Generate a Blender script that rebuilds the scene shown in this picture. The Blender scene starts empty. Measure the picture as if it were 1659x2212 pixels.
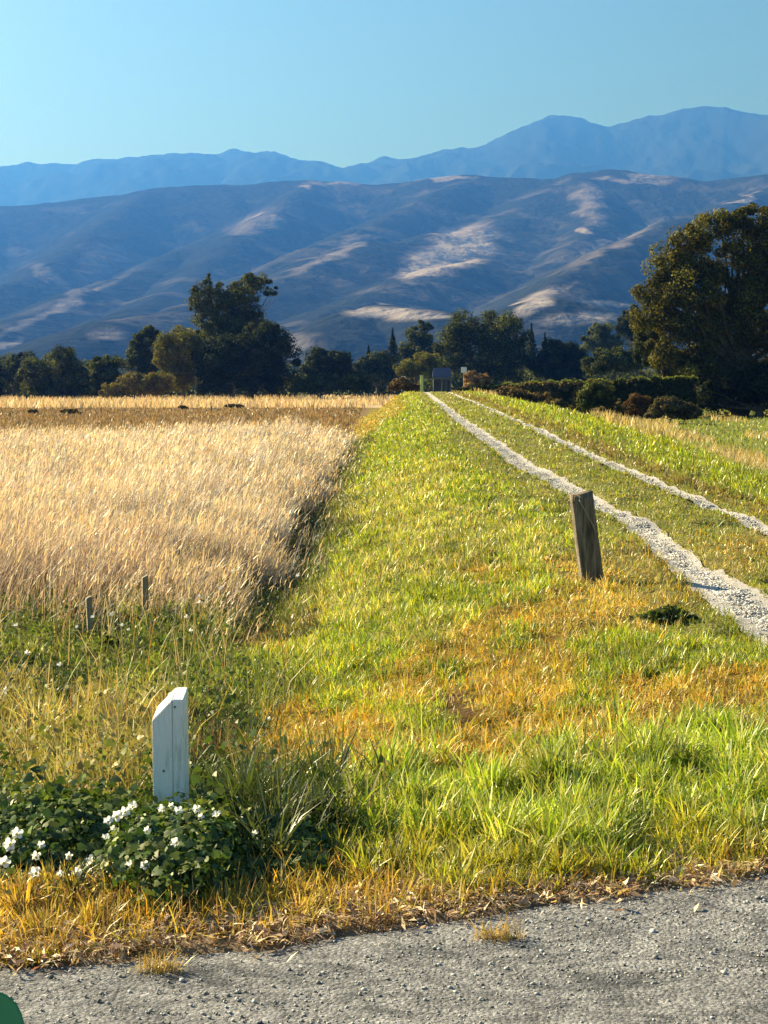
import bpy, bmesh, math, random
import numpy as np
from mathutils import Vector, Matrix
rng = np.random.default_rng(7)
random.seed(7)
S = bpy.context.scene
COL = S.collection
R = math.radians

# ------------------------------------------------------------------ camera model
F, CX, CY, EYE = 3195.0, 829.5, 1106.0, 1.8
PITCH = math.atan(276 / F)
cp, sp_ = math.cos(PITCH), math.sin(PITCH)

def ray(px, py):
    xc = (np.asarray(px, float) - CX) / F
    yc = -(np.asarray(py, float) - CY) / F
    xc, yc = np.broadcast_arrays(xc, yc)
    return np.stack([xc, yc * sp_ + cp, yc * cp - sp_], -1)

def at(px, py, d):
    """world point seen at a given distance ahead"""
    r = ray(px, py)
    return r * (np.asarray(d, float) / r[..., 1])[..., None] + np.array([0, 0, EYE])

def proj(P):
    P = np.asarray(P, float)
    x, y, z = P[..., 0], P[..., 1], P[..., 2] - EYE
    dep = np.maximum(y * cp - z * sp_, 0.05)
    up = y * sp_ + z * cp
    return CX + F * x / dep, CY - F * up / dep

# ------------------------------------------------------------------ noise
def _hash(ix, iy, seed):
    h = (ix * 374761393 + iy * 668265263 + seed * 974711) & 0x7fffffff
    h = ((h ^ (h >> 13)) * 1274126177) & 0x7fffffff
    return ((h ^ (h >> 16)) & 0xffff) / 65535.0

def vnoise(x, y, seed=0):
    x = np.asarray(x, float); y = np.asarray(y, float)
    ix = np.floor(x).astype(np.int64); iy = np.floor(y).astype(np.int64)
    fx = x - ix; fy = y - iy
    fx = fx * fx * (3 - 2 * fx); fy = fy * fy * (3 - 2 * fy)
    a = _hash(ix, iy, seed); b = _hash(ix + 1, iy, seed)
    c = _hash(ix, iy + 1, seed); d = _hash(ix + 1, iy + 1, seed)
    return (a + (b - a) * fx) * (1 - fy) + (c + (d - c) * fx) * fy

def fbm(x, y, seed=0, oct=4):
    v = 0; a = .5; t = 0
    for o in range(oct):
        v = v + a * vnoise(np.asarray(x) * 2 ** o, np.asarray(y) * 2 ** o, seed + o * 17); t += a; a *= .5
    return v / t

def sstep(a, b, x):
    t = np.clip((np.asarray(x, float) - a) / (b - a), 0, 1)
    return t * t * (3 - 2 * t)

# ------------------------------------------------------------------ ground shape
def road_edge(x):
    return 4.77 + .325 * x + .05 * np.clip(x, -2, 2) ** 2 + .10 * (vnoise(x * 2.1 + 5, 0 * x, 3) - .5) + .09 * (vnoise(x * 7, 0 * x, 4) - .5)

RISE_Y = [0, 12, 18, 26, 33, 50, 67, 80, 94, 108, 132]
RISE_Z = [0, 0, .04, .42, .74, .95, 1.08, 1.18, 1.30, .7, -.35]

def ground(x, y):
    x = np.asarray(x, float); y = np.asarray(y, float)
    top = np.interp(y, RISE_Y, RISE_Z)
    # the low fields on both sides
    lo = -.35 * sstep(5.0, 9.5, y + .25 * np.clip(-x, -2, 4)) + 0 * x
    wl = sstep(-1.35, 1.5, x + .25 * (fbm(x * .5, y * .35, 11) - .5) * sstep(5, 12, y))
    wr = 1 - sstep(5.6, 8.2, x)
    w = wl * wr
    z = lo + (top - lo) * w
    # shallow ditch at the foot of the bank
    z = z - .26 * np.exp(-((x + 1.15) / .42) ** 2) * sstep(10, 15, y) * (1 - sstep(45, 70, y))
    far = 1 - sstep(60, 200, y)
    off = sstep(0, .8, y - road_edge(x))
    z = z + far * off * (.09 * (fbm(x * .9, y * .9, 21) - .5) + .13 * (fbm(x * 2.8, y * 2.8, 22, 3) - .5) * (1 - sstep(14, 30, y) * .5))
    return z

RUTS = [([9, 11.0, 14, 18, 22, 26, 33, 45, 67, 95], [2.99, 2.92, 3.0, 3.17, 2.78, 2.44, 2.06, 2.1, 2.35, 2.7], .165),
        ([9, 11.0, 14, 18, 22, 26, 33, 45, 67, 95], [4.75, 4.62, 4.62, 4.66, 4.25, 3.92, 3.5, 3.55, 3.78, 4.1], .105)]

def rut_mask(x, y):
    m = np.zeros(np.broadcast(x, y).shape)
    for ys, xs, hw in RUTS:
        c = np.interp(y, ys, xs) + .07 * (vnoise(y * .8, 0 * y, 31) - .5)
        hwv = hw * (.8 + .4 * vnoise(y * 1.7, 0 * y, 33)) * (1 + .75 * sstep(16, 10, y) - .1 * sstep(22, 45, y))
        d = np.abs(x - c) - hwv + .05 * (vnoise(x * 14, y * 9, 35) - .5)
        m = np.maximum(m, np.where(y > 9.0, sstep(.06, -.03, d), 0))
    return m * (y < 100)

# ------------------------------------------------------------------ helpers for objects
def tag(o, label=None, cat=None, group=None, kind=None):
    if label: o['label'] = label
    if cat: o['category'] = cat
    if group: o['group'] = group
    if kind: o['kind'] = kind
    return o

def link(o, parent=None):
    COL.objects.link(o)
    if parent: o.parent = parent
    return o

def empty(name, loc, rz=0):
    o = bpy.data.objects.new(name, None); COL.objects.link(o)
    o.location = [float(v) for v in loc]; o.rotation_euler.z = rz; o.empty_display_size = .2
    return o

def npmesh(name, V, Fq, mat, col=None, parent=None, smooth=False):
    """V (n,3); Fq (m,k) faces all with k corners; col (n,3)"""
    V = np.ascontiguousarray(V, dtype=np.float32); Fq = np.ascontiguousarray(Fq, dtype=np.int32)
    me = bpy.data.meshes.new(name)
    m, k = Fq.shape
    me.vertices.add(len(V)); me.vertices.foreach_set('co', V.ravel())
    me.loops.add(m * k); me.loops.foreach_set('vertex_index', Fq.ravel())
    me.polygons.add(m); me.polygons.foreach_set('loop_start', np.arange(0, m * k, k, dtype=np.int32))
    if smooth: me.polygons.foreach_set('use_smooth', np.ones(m, dtype=bool))
    me.update(calc_edges=True)
    if col is not None:
        a = me.color_attributes.new('Col', 'FLOAT_COLOR', 'POINT')
        c4 = np.ones((len(V), 4), np.float32); c4[:, :3] = col
        a.data.foreach_set('color', c4.ravel())
    if mat: me.materials.append(mat)
    o = bpy.data.objects.new(name, me)
    return link(o, parent)

def bmobj(name, bm, mat, parent=None, smooth=False):
    me = bpy.data.meshes.new(name); bm.normal_update(); bm.to_mesh(me); bm.free()
    if smooth:
        for p in me.polygons: p.use_smooth = True
    if mat: me.materials.append(mat)
    return link(bpy.data.objects.new(name, me), parent)

def gridfaces(nr, nc):
    i = np.arange(nr - 1)[:, None] * nc + np.arange(nc - 1)[None]
    return np.stack([i, i + 1, i + nc + 1, i + nc], -1).reshape(-1, 4)

# ------------------------------------------------------------------ materials
def newmat(name):
    m = bpy.data.materials.new(name); m.use_nodes = True
    nt = m.node_tree; nt.nodes.clear()
    out = nt.nodes.new('ShaderNodeOutputMaterial')
    return m, nt, out

def node(nt, t, **kw):
    n = nt.nodes.new(t)
    for k, v in kw.items():
        if k.startswith('i_'):
            n.inputs[k[2:].replace('_', ' ')].default_value = v
        else: setattr(n, k, v)
    return n

def principled(name, color, rough=.8, noise=None, bump=0, bscale=40, metallic=0, spec=.3, coord='Object', stretch=(1, 1, 1), ramp=(.35, .65)):
    """noise: (scale, colour2, amount)"""
    m, nt, out = newmat(name)
    b = node(nt, 'ShaderNodeBsdfPrincipled')
    b.inputs['Roughness'].default_value = rough; b.inputs['Metallic'].default_value = metallic
    b.inputs['Specular IOR Level'].default_value = spec
    b.inputs['Base Color'].default_value = (*color, 1)
    tc = node(nt, 'ShaderNodeTexCoord'); mp = node(nt, 'ShaderNodeMapping'); mp.inputs['Scale'].default_value = stretch
    nt.links.new(tc.outputs[coord], mp.inputs['Vector'])
    if noise:
        n = node(nt, 'ShaderNodeTexNoise'); n.inputs['Scale'].default_value = noise[0]; n.inputs['Detail'].default_value = 8
        n.inputs['Roughness'].default_value = .65
        nt.links.new(mp.outputs[0], n.inputs['Vector'])
        cr = node(nt, 'ShaderNodeValToRGB'); cr.color_ramp.elements[0].position = ramp[0]; cr.color_ramp.elements[1].position = ramp[1]
        cr.color_ramp.elements[0].color = (*color, 1); cr.color_ramp.elements[1].color = (*noise[1], 1)
        nt.links.new(n.outputs['Fac'], cr.inputs['Fac']); nt.links.new(cr.outputs['Color'], b.inputs['Base Color'])
    if bump:
        n2 = node(nt, 'ShaderNodeTexNoise'); n2.inputs['Scale'].default_value = bscale; n2.inputs['Detail'].default_value = 6
        nt.links.new(mp.outputs[0], n2.inputs['Vector'])
        bp = node(nt, 'ShaderNodeBump'); bp.inputs['Strength'].default_value = bump; bp.inputs['Distance'].default_value = .02
        nt.links.new(n2.outputs['Fac'], bp.inputs['Height']); nt.links.new(bp.outputs[0], b.inputs['Normal'])
    nt.links.new(b.outputs[0], out.inputs['Surface'])
    return m

def leafmat(name, trans=.45, gain=1.0, tcol=(1.05, 1.0, .6), gloss=.06):
    m, nt, out = newmat(name)
    at_ = node(nt, 'ShaderNodeAttribute'); at_.attribute_name = 'Col'
    d = node(nt, 'ShaderNodeBsdfDiffuse'); t = node(nt, 'ShaderNodeBsdfTranslucent')
    mul = node(nt, 'ShaderNodeMix', data_type='RGBA', blend_type='MULTIPLY'); mul.inputs['Factor'].default_value = 1
    mul.inputs['B'].default_value = (*[c * gain for c in tcol], 1)
    nt.links.new(at_.outputs['Color'], mul.inputs['A'])
    nt.links.new(at_.outputs['Color'], d.inputs['Color']); nt.links.new(mul.outputs['Result'], t.inputs['Color'])
    mx = node(nt, 'ShaderNodeMixShader'); mx.inputs[0].default_value = trans
    nt.links.new(d.outputs[0], mx.inputs[1]); nt.links.new(t.outputs[0], mx.inputs[2])
    g = node(nt, 'ShaderNodeBsdfGlossy'); g.inputs['Roughness'].default_value = .45; g.inputs['Color'].default_value = (.9, .9, .85, 1)
    m2 = node(nt, 'ShaderNodeMixShader'); m2.inputs[0].default_value = gloss
    nt.links.new(mx.outputs[0], m2.inputs[1]); nt.links.new(g.outputs[0], m2.inputs[2])
    nt.links.new(m2.outputs[0], out.inputs['Surface'])
    return m

M_GRASS = leafmat('grass_blades', .5)
M_DRY = leafmat('dry_blades', .4, 1.0, (1.05, .95, .75))
M_LEAF = leafmat('tree_leaves', .4, 1.0, (1.1, 1.05, .5), .004)
M_WEED = leafmat('weed_leaves', .35, 1.0, (1.05, 1.05, .5), .025)
def petalmat():
    m, nt, out = newmat('white_petal')
    d = node(nt, 'ShaderNodeBsdfDiffuse'); d.inputs['Color'].default_value = (.88, .88, .86, 1)
    t = node(nt, 'ShaderNodeBsdfTranslucent'); t.inputs['Color'].default_value = (.88, .88, .82, 1)
    mx = node(nt, 'ShaderNodeMixShader'); mx.inputs[0].default_value = .5
    nt.links.new(d.outputs[0], mx.inputs[1]); nt.links.new(t.outputs[0], mx.inputs[2]); nt.links.new(mx.outputs[0], out.inputs['Surface'])
    return m
M_PETAL = petalmat()
M_YELLOW = principled('flower_centre', (.55, .42, .05), .7)
M_BARK = principled('bark', (.07, .055, .04), .95, (6, (.14, .11, .085)), .6, 12)
M_WOOD = principled('weathered_wood', (.045, .037, .03), .9, (9, (.27, .225, .17)), 1, 30, stretch=(4, 4, .3))
M_STAKE = principled('grey_stake_wood', (.20, .16, .11), .9, (20, (.38, .32, .24)), .6, 60, stretch=(3, 3, .4))
M_WHITE = principled('white_paint', (.50, .49, .46), .6, (20, (.88, .88, .89)), .35, 90, stretch=(1.6, 1.6, .22), ramp=(.30, .47))
M_NAIL = principled('nail_metal', (.22, .2, .19), .6, (60, (.1, .07, .05)), metallic=.6)
M_WIRE = principled('galvanised_wire', (.45, .44, .42), .5, (80, (.3, .26, .2)), metallic=.7)

# ------------------------------------------------------------------ zones of plants (world positions come from where they grow)
ANCH = []
def zone(t, *pts):
    for p in pts: ANCH.append((p[0], p[1], t))
T = dict(lime=0, pale=1, orange=2, lush=3, limeverge=4, straw=5, litter=6, weed=7, weedpale=8, dark=9, soil=10, hollow_shade=11)
zone('lime', (860, 880), (900, 950), (980, 900), (1040, 960), (820, 1000), (1100, 1060), (1180, 1130), (740, 1180), (900, 1300), (860, 1350),
     (650, 1240), (600, 1420), (700, 1380), (800, 1430), (1110, 1375), (1400, 1410), (1320, 1450), (1600, 1400), (740, 1490), (1060, 1060), (1150, 1260), (1000, 1290))
zone('pale', (880, 1040), (950, 1120), (1000, 1180), (860, 1200), (1080, 1220), (950, 1240), (790, 1100), (780, 1290), (1080, 1160), (920, 1380))
zone('orange', (780, 866), (750, 876), (820, 868), (1250, 1290), (1200, 1330), (1310, 1300), (1000, 1400), (950, 1440), (1050, 1430), (1150, 1440), (640, 1370), (590, 1390),
     (1080, 1500), (1200, 1500), (1350, 1520), (1500, 1490), (1600, 1470), (850, 1570), (750, 1590), (660, 1640), (560, 1600), (1000, 1620),
     (1150, 1570), (720, 1680), (600, 1690), (1230, 1560), (1000, 1480))
zone('lush', (900, 1700), (1000, 1700), (1100, 1750), (800, 1740), (1200, 1680), (1350, 1680), (1500, 1630), (1600, 1620), (1450, 1750),
     (1600, 1780), (1250, 1800), (850, 1800), (1000, 1800), (1700, 1700), (1800, 1700), (1400, 1620), (1750, 1600))
zone('limeverge', (900, 1870), (1050, 1870), (760, 1870), (1200, 1850), (1600, 1830), (1400, 1835))
zone('straw', (100, 1950), (300, 1935), (500, 1925), (650, 1900), (800, 1930), (40, 2030), (180, 1990), (-100, 2000))
zone('litter', (350, 2030), (500, 2010), (700, 2000), (900, 1985), (1100, 1960), (1300, 1930), (1500, 1890), (1650, 1865), (250, 2060), (1800, 1840))
zone('weed', (100, 1350), (250, 1390), (350, 1340), (450, 1290), (500, 1350), (400, 1430), (300, 1480), (100, 1420), (450, 1520), (500, 1450),
     (550, 1500), (0, 1340), (-120, 1400), (540, 1330))
zone('weedpale', (60, 1500), (100, 1580), (50, 1650), (150, 1680), (250, 1600), (200, 1520), (280, 1660), (-100, 1600), (340, 1580))
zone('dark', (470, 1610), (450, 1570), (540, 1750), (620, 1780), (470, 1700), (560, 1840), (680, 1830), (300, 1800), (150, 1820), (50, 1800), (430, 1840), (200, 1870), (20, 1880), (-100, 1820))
zone('orange', (1180, 1390), (1120, 1340), (1060, 1370), (1330, 1340), (1230, 1250), (620, 1650), (690, 1620), (640, 1580), (780, 1640), (560, 1640), (1050, 1640), (1420, 1570), (1250, 1610), (900, 1500), (1100, 1600), (1300, 1560), (1450, 1530), (800, 1640), (920, 1630), (700, 1560), (1000, 1560), (1580, 1520), (1380, 1480), (1120, 1500), (830, 1500), (900, 1440), (1060, 1230))
zone('lime', (1280, 1510), (980, 1450), (1480, 1430), (760, 1450), (880, 1560))
zone('dark', (700, 1790), (725, 1755), (110, 1480), (140, 1520), (80, 1450), (225, 1375), (205, 1350))  # anchors by the stakes paint their dark shadows with plant colour
zone('soil', (970, 1530), (955, 1505), (995, 1548), (970, 1562), (700, 1600), (610, 1375))
zone('hollow_shade', (600, 1230), (575, 1262), (640, 1200), (660, 1160))
AP = np.array([(a[0], a[1]) for a in ANCH], float); AT = np.array([T[a[2]] for a in ANCH])

def zones_at(x, y):
    z = ground(x, y)
    px, py = proj(np.stack([x, y, z], -1))
    # jitter borders so that patches interlock; vertical distance counts double (foreshortening)
    s = np.clip(y / 9, .35, 1.4)
    jx = (fbm(x * 3, y * 3, 41) - .5) * 170 / s + rng.normal(0, 14, x.shape)
    jy = (fbm(x * 3 + 40, y * 3, 43) - .5) * 85 / s + rng.normal(0, 7, x.shape)
    best = np.full(x.shape, 1e18); t = np.zeros(x.shape, int)
    for (ax, ay), tt in zip(AP, AT):
        d = (px + jx - ax) ** 2 + 4.5 * (py + jy - ay) ** 2
        u = d < best
        best = np.where(u, d, best); t = np.where(u, tt, t)
    return t, px, py

# palettes: linear colours
PAL = {
 0: [(.31, .37, .020), (.21, .31, .018), (.42, .41, .025), (.13, .20, .016), (.48, .42, .12), (.26, .35, .02)],
 1: [(.52, .46, .18), (.34, .38, .04), (.28, .33, .03), (.60, .50, .26), (.26, .30, .03), (.46, .34, .07)],
 2: [(.60, .37, .03), (.52, .29, .025), (.64, .46, .06), (.34, .17, .02), (.42, .40, .03), (.66, .50, .18)],
 3: [(.27, .38, .025), (.34, .42, .035), (.17, .27, .02), (.40, .45, .06), (.50, .50, .16)],
 4: [(.48, .43, .035), (.34, .39, .03), (.52, .44, .09), (.24, .28, .03)],
 5: [(.62, .47, .05), (.55, .38, .04), (.66, .52, .12), (.42, .36, .04), (.42, .27, .08), (.30, .18, .07)],
 6: [(.30, .18, .08), (.42, .27, .12), (.22, .12, .05), (.50, .36, .18), (.44, .28, .05)],
 7: [(.15, .19, .03), (.22, .25, .04), (.11, .15, .03), (.32, .30, .09), (.19, .22, .05)],
 8: [(.34, .29, .10), (.26, .24, .06), (.42, .36, .18), (.18, .19, .04), (.30, .20, .06)],
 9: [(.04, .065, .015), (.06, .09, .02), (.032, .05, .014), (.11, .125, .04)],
 10: [(.14, .08, .03), (.22, .13, .04)],
 11: [(.06, .085, .018), (.09, .11, .03), (.15, .12, .06), (.11, .13, .03)],  # dark tones carry the shade beside the tall dry field
}
LEN = {0: (.045, .12), 1: (.055, .145), 2: (.03, .09), 3: (.07, .20), 4: (.06, .14), 5: (.03, .085), 6: (.02, .06), 7: (.08, .22), 8: (.11, .28), 9: (.10, .30), 10: (.02, .05), 11: (.04, .13)}

def pick(pal, n):
    pal = np.array(pal); c = pal[rng.integers(0, len(pal), n)]
    return c * rng.normal(1, .14, (n, 1)).clip(.6, 1.5) * rng.normal(1, .05, (n, 3))

def blades(name, P, L, W, col, mat, lean=.35, bend=.5, segs=3, kind='stuff', tip=None, wind=None, az=None):
    n = len(P)
    if az is None: az = rng.uniform(0, 2 * np.pi, n)
    ln = np.abs(rng.normal(0, lean, n)); bd = np.abs(rng.normal(0, bend, n))
    ya = rng.uniform(0, np.pi, n)
    side = np.stack([np.cos(ya), np.sin(ya), 0 * ya], -1)
    dirh = np.stack([np.cos(az), np.sin(az), 0 * az], -1)
    if wind:
        dirh = dirh * .6 + np.array([wind[0], wind[1], 0]); dirh /= np.maximum(np.linalg.norm(dirh, axis=1, keepdims=True), 1e-3)
    rows = []
    pos = P.copy(); ang = ln.copy()
    prof = [1, .95, .75, .12] if segs == 3 else [1, .8, .1]
    cols = []
    for s in range(segs + 1):
        w = (W * prof[s])[:, None] * .5
        rows.append(pos - side * w); rows.append(pos + side * w)
        k = s / segs
        c = col
        if tip is not None: c = c * (1 - k * k) + tip * k * k
        cols += [c, c]
        d = dirh * np.sin(ang)[:, None] + np.array([0, 0, 1.]) * np.cos(ang)[:, None]
        pos = pos + d * (L / segs)[:, None]
        ang = np.minimum(ang + bd / segs * 1.4, 2.2)
    V = np.stack(rows, 1); C = np.stack(cols, 1)
    k = 2 * (segs + 1)
    base = (np.arange(n) * k)[:, None, None]
    q = np.array([[2 * s, 2 * s + 1, 2 * s + 3, 2 * s + 2] for s in range(segs)])[None]
    Fq = (base + q).reshape(-1, 4)
    return npmesh(name, V.reshape(-1, 3), Fq, mat, C.reshape(-1, 3))

def scatter(n, d0, d1, a=R(21), power=0.0):
    th = rng.uniform(-a, a, n)
    u = rng.uniform(0, 1, n)
    d = d0 * (d1 / d0) ** u
    return d * np.tan(th), d

def lodw(y, real): return np.maximum(real, y / 1479 * .95)

# ------------------------------------------------------------------ ground mesh
def build_ground():
    t = np.linspace(-1, 1, 520); xs = np.sinh(t * 8.2) / np.sinh(8.2) * 12000
    # finer near the middle
    xs = np.unique(np.concatenate([np.linspace(-9, 12, 260), xs[np.abs(xs) > 9]])); xs = np.sort(xs)
    ys = np.concatenate([np.linspace(-3000, -20, 14), np.linspace(-18, 3, 12), np.linspace(3.2, 22, 200), 22 * (11500 / 22) ** np.linspace(.004, 1, 260)])
    X, Y = np.meshgrid(xs, ys)
    Z = ground(X, Y)
    rd = sstep(.05, -.05, Y - road_edge(X)) * (np.abs(X) < 40)
    Z = Z - .035 * rd - .06 * (rut_mask(X, Y) > .02)
    fl = X.ravel(), Y.ravel()
    zt, px, py = zones_at(*fl)
    c = np.zeros((X.size, 3))
    for k, pal in PAL.items():
        m = zt == k
        c[m] = np.array(pal).mean(0) * .34
    x, y = fl
    tr = (x > 1.5) & (x < 5.2) & (y > 9.5) & (y < 100)
    c[tr] = (.14, .13, .04)
    fieldL = (x < -1.3) & (y > 14)
    c[fieldL] = (.22, .14, .065)
    mown = (x < -1.3) & (y > 60 - 1.1 * np.clip(-x, 0, 20)) & (y < 135)
    c[mown] = (.17, .11, .05)
    strip = (x < 3) & (y >= 135) & (y < 210)
    c[strip] = (.42, .31, .17)
    rf = (x > 7.5) & (y > 20) & (y < 110); c[rf] = (.14, .16, .035)
    far = y > 210; c[far] = (.13, .14, .05)
    near = y < road_edge(x) + .1; c[near] = (.16, .12, .08)
    c *= (.75 + .5 * fbm(x * .8, y * .8, 61))[:, None]
    m, nt, out = newmat('soil_and_thatch')
    a = node(nt, 'ShaderNodeAttribute'); a.attribute_name = 'Col'
    b = node(nt, 'ShaderNodeBsdfPrincipled'); b.inputs['Roughness'].default_value = .95; b.inputs['Specular IOR Level'].default_value = .1
    tc = node(nt, 'ShaderNodeTexCoord'); n = node(nt, 'ShaderNodeTexNoise'); n.inputs['Scale'].default_value = 22; n.inputs['Detail'].default_value = 9
    nt.links.new(tc.outputs['Object'], n.inputs['Vector'])
    mr = node(nt, 'ShaderNodeMapRange'); mr.inputs['From Min'].default_value = .3; mr.inputs['From Max'].default_value = .7
    mr.inputs['To Min'].default_value = .45; mr.inputs['To Max'].default_value = 1.5
    nt.links.new(n.outputs['Fac'], mr.inputs['Value'])
    mx = node(nt, 'ShaderNodeMix', data_type='RGBA', blend_type='MULTIPLY'); mx.inputs['Factor'].default_value = 1
    nt.links.new(a.outputs['Color'], mx.inputs['A']); nt.links.new(mr.outputs['Result'], mx.inputs['B'])
    nt.links.new(mx.outputs['Result'], b.inputs['Base Color'])
    bp = node(nt, 'ShaderNodeBump'); bp.inputs['Strength'].default_value = .8; bp.inputs['Distance'].default_value = .03
    nt.links.new(n.outputs['Fac'], bp.inputs['Height']); nt.links.new(bp.outputs[0], b.inputs['Normal'])
    nt.links.new(b.outputs[0], out.inputs['Surface'])
    o = npmesh('ground', np.stack([X, Y, Z], -1).reshape(-1, 3), gridfaces(len(ys), len(xs)), m, c, smooth=True)
    tag(o, kind='structure')
build_ground()

def stones(name, P, r, col, mat, kind='stuff', flat=.6):
    """many small angular stones as one mesh"""
    bm = bmesh.new(); bmesh.ops.create_icosphere(bm, subdivisions=1, radius=1)
    v0 = np.array([v.co[:] for v in bm.verts]); f0 = np.array([[v.index for v in f.verts] for f in bm.faces]); bm.free()
    n = len(P)
    V = v0[None] * (1 + rng.normal(0, .22, (n, len(v0), 1)))
    V = V * np.stack([rng.uniform(.7, 1.4, n), rng.uniform(.7, 1.3, n), rng.uniform(.45, .9, n) * flat / .6], -1)[:, None]
    a = rng.uniform(0, 6.28, n); ca, sa = np.cos(a)[:, None], np.sin(a)[:, None]
    V = np.stack([V[..., 0] * ca - V[..., 1] * sa, V[..., 0] * sa + V[..., 1] * ca, V[..., 2]], -1) * r[:, None, None] + P[:, None]
    Fq = (np.arange(n) * len(v0))[:, None, None] + f0[None]
    C = np.repeat(col[:, None], len(v0), 1)
    return tag(npmesh(name, V.reshape(-1, 3), Fq.reshape(-1, 3), mat, C.reshape(-1, 3)), kind=kind)

def attr_mat(name, rough=.9):
    m, nt, out = newmat(name)
    a = node(nt, 'ShaderNodeAttribute'); a.attribute_name = 'Col'
    b = node(nt, 'ShaderNodeBsdfPrincipled'); b.inputs['Roughness'].default_value = rough; b.inputs['Specular IOR Level'].default_value = .25
    nt.links.new(a.outputs['Color'], b.inputs['Base Color']); nt.links.new(b.outputs[0], out.inputs['Surface'])
    return m
M_STONE = attr_mat('stone')

def build_road():
    us = np.linspace(-30, 30, 420); vs = np.concatenate([np.linspace(-9, -2.2, 12), np.linspace(-2.1, 0, 70)])
    # u along the road, v across (0 = field edge)
    dv = np.array([1, .352]) / math.hypot(1, .352)
    U, Vv = np.meshgrid(us, vs)
    X = U; Y = road_edge(U) + Vv * 1.06
    Z = .003 * (fbm(X * 1.2, Y * 1.2, 71) - .5) * 2 + .004 + .0 * X
    Z = Z - .012 * sstep(-.12, 0, Vv)
    m, nt, out = newmat('worn_gravel_road')
    tc = node(nt, 'ShaderNodeTexCoord')
    mp = node(nt, 'ShaderNodeMapping'); mp.inputs['Rotation'].default_value = (0, 0, -math.atan(.352)); mp.inputs['Scale'].default_value = (1.0, 1.7, 1)
    nt.links.new(tc.outputs['Object'], mp.inputs['Vector'])
    big = node(nt, 'ShaderNodeTexNoise'); big.inputs['Scale'].default_value = 3.4; big.inputs['Detail'].default_value = 12; big.inputs['Roughness'].default_value = .82; big.inputs['Distortion'].default_value = .6
    nt.links.new(mp.outputs[0], big.inputs['Vector'])
    fine = node(nt, 'ShaderNodeTexNoise'); fine.inputs['Scale'].default_value = 110; fine.inputs['Detail'].default_value = 8; fine.inputs['Roughness'].default_value = .75
    nt.links.new(tc.outputs['Object'], fine.inputs['Vector'])
    vor = node(nt, 'ShaderNodeTexVoronoi'); vor.inputs['Scale'].default_value = 75
    nt.links.new(tc.outputs['Object'], vor.inputs['Vector'])
    r1 = node(nt, 'ShaderNodeValToRGB'); e = r1.color_ramp.elements
    e[0].position = .40; e[0].color = (.085, .088, .098, 1); e[1].position = .62; e[1].color = (.36, .355, .36, 1)
    nt.links.new(big.outputs['Fac'], r1.inputs['Fac'])
    r2 = node(nt, 'ShaderNodeMapRange'); r2.inputs['From Min'].default_value = .3; r2.inputs['From Max'].default_value = .72
    r2.inputs['To Min'].default_value = .42; r2.inputs['To Max'].default_value = 1.45
    nt.links.new(fine.outputs['Fac'], r2.inputs['Value'])
    mx = node(nt, 'ShaderNodeMix', data_type='RGBA', blend_type='MULTIPLY'); mx.inputs['Factor'].default_value = 1
    nt.links.new(r1.outputs['Color'], mx.inputs['A']); nt.links.new(r2.outputs['Result'], mx.inputs['B'])
    vc = node(nt, 'ShaderNodeMapRange'); vc.inputs['To Min'].default_value = .45; vc.inputs['To Max'].default_value = 1.5
    nt.links.new(vor.outputs['Color'], vc.inputs['Value'])
    mx2 = node(nt, 'ShaderNodeMix', data_type='RGBA', blend_type='MULTIPLY'); mx2.inputs['Factor'].default_value = .8
    nt.links.new(mx.outputs['Result'], mx2.inputs['A']); nt.links.new(vc.outputs['Result'], mx2.inputs['B'])
    b = node(nt, 'ShaderNodeBsdfPrincipled'); b.inputs['Roughness'].default_value = .9; b.inputs['Specular IOR Level'].default_value = .2
    nt.links.new(mx2.outputs['Result'], b.inputs['Base Color'])
    bp = node(nt, 'ShaderNodeBump'); bp.inputs['Strength'].default_value = 1; bp.inputs['Distance'].default_value = .009
    ad = node(nt, 'ShaderNodeMath', operation='SUBTRACT'); nt.links.new(fine.outputs['Fac'], ad.inputs[0]); nt.links.new(vor.outputs['Distance'], ad.inputs[1])
    nt.links.new(ad.outputs[0], bp.inputs['Height']); nt.links.new(bp.outputs[0], b.inputs['Normal'])
    nt.links.new(b.outputs[0], out.inputs['Surface'])
    tag(npmesh('road', np.stack([X, Y, Z], -1).reshape(-1, 3), gridfaces(len(vs), len(us)), m, smooth=True), kind='structure')
    n = 22000
    x = rng.uniform(-2.6, 3.2, n); y = rng.uniform(3.3, 6, n)
    # loose stones gather in drifts, most of them on the right
    den = fbm(x * 1.1, y * 3.2 - x * .352 * 3.2, 73) + .16 * sstep(-.2, .8, x) - .03
    k = (y < road_edge(x) + .02) & (den + rng.normal(0, .07, n) > .50)
    x, y = x[k], y[k]; n = len(x)
    r = np.exp(rng.normal(math.log(.0030), .4, n)).clip(.0016, .009)
    g = rng.uniform(.14, .5, n)[:, None] * np.array([1.02, 1, .95])
    stones('loose_gravel', np.stack([x, y, .006 + r * .25], -1), r, g, M_STONE)
build_road()

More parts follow.
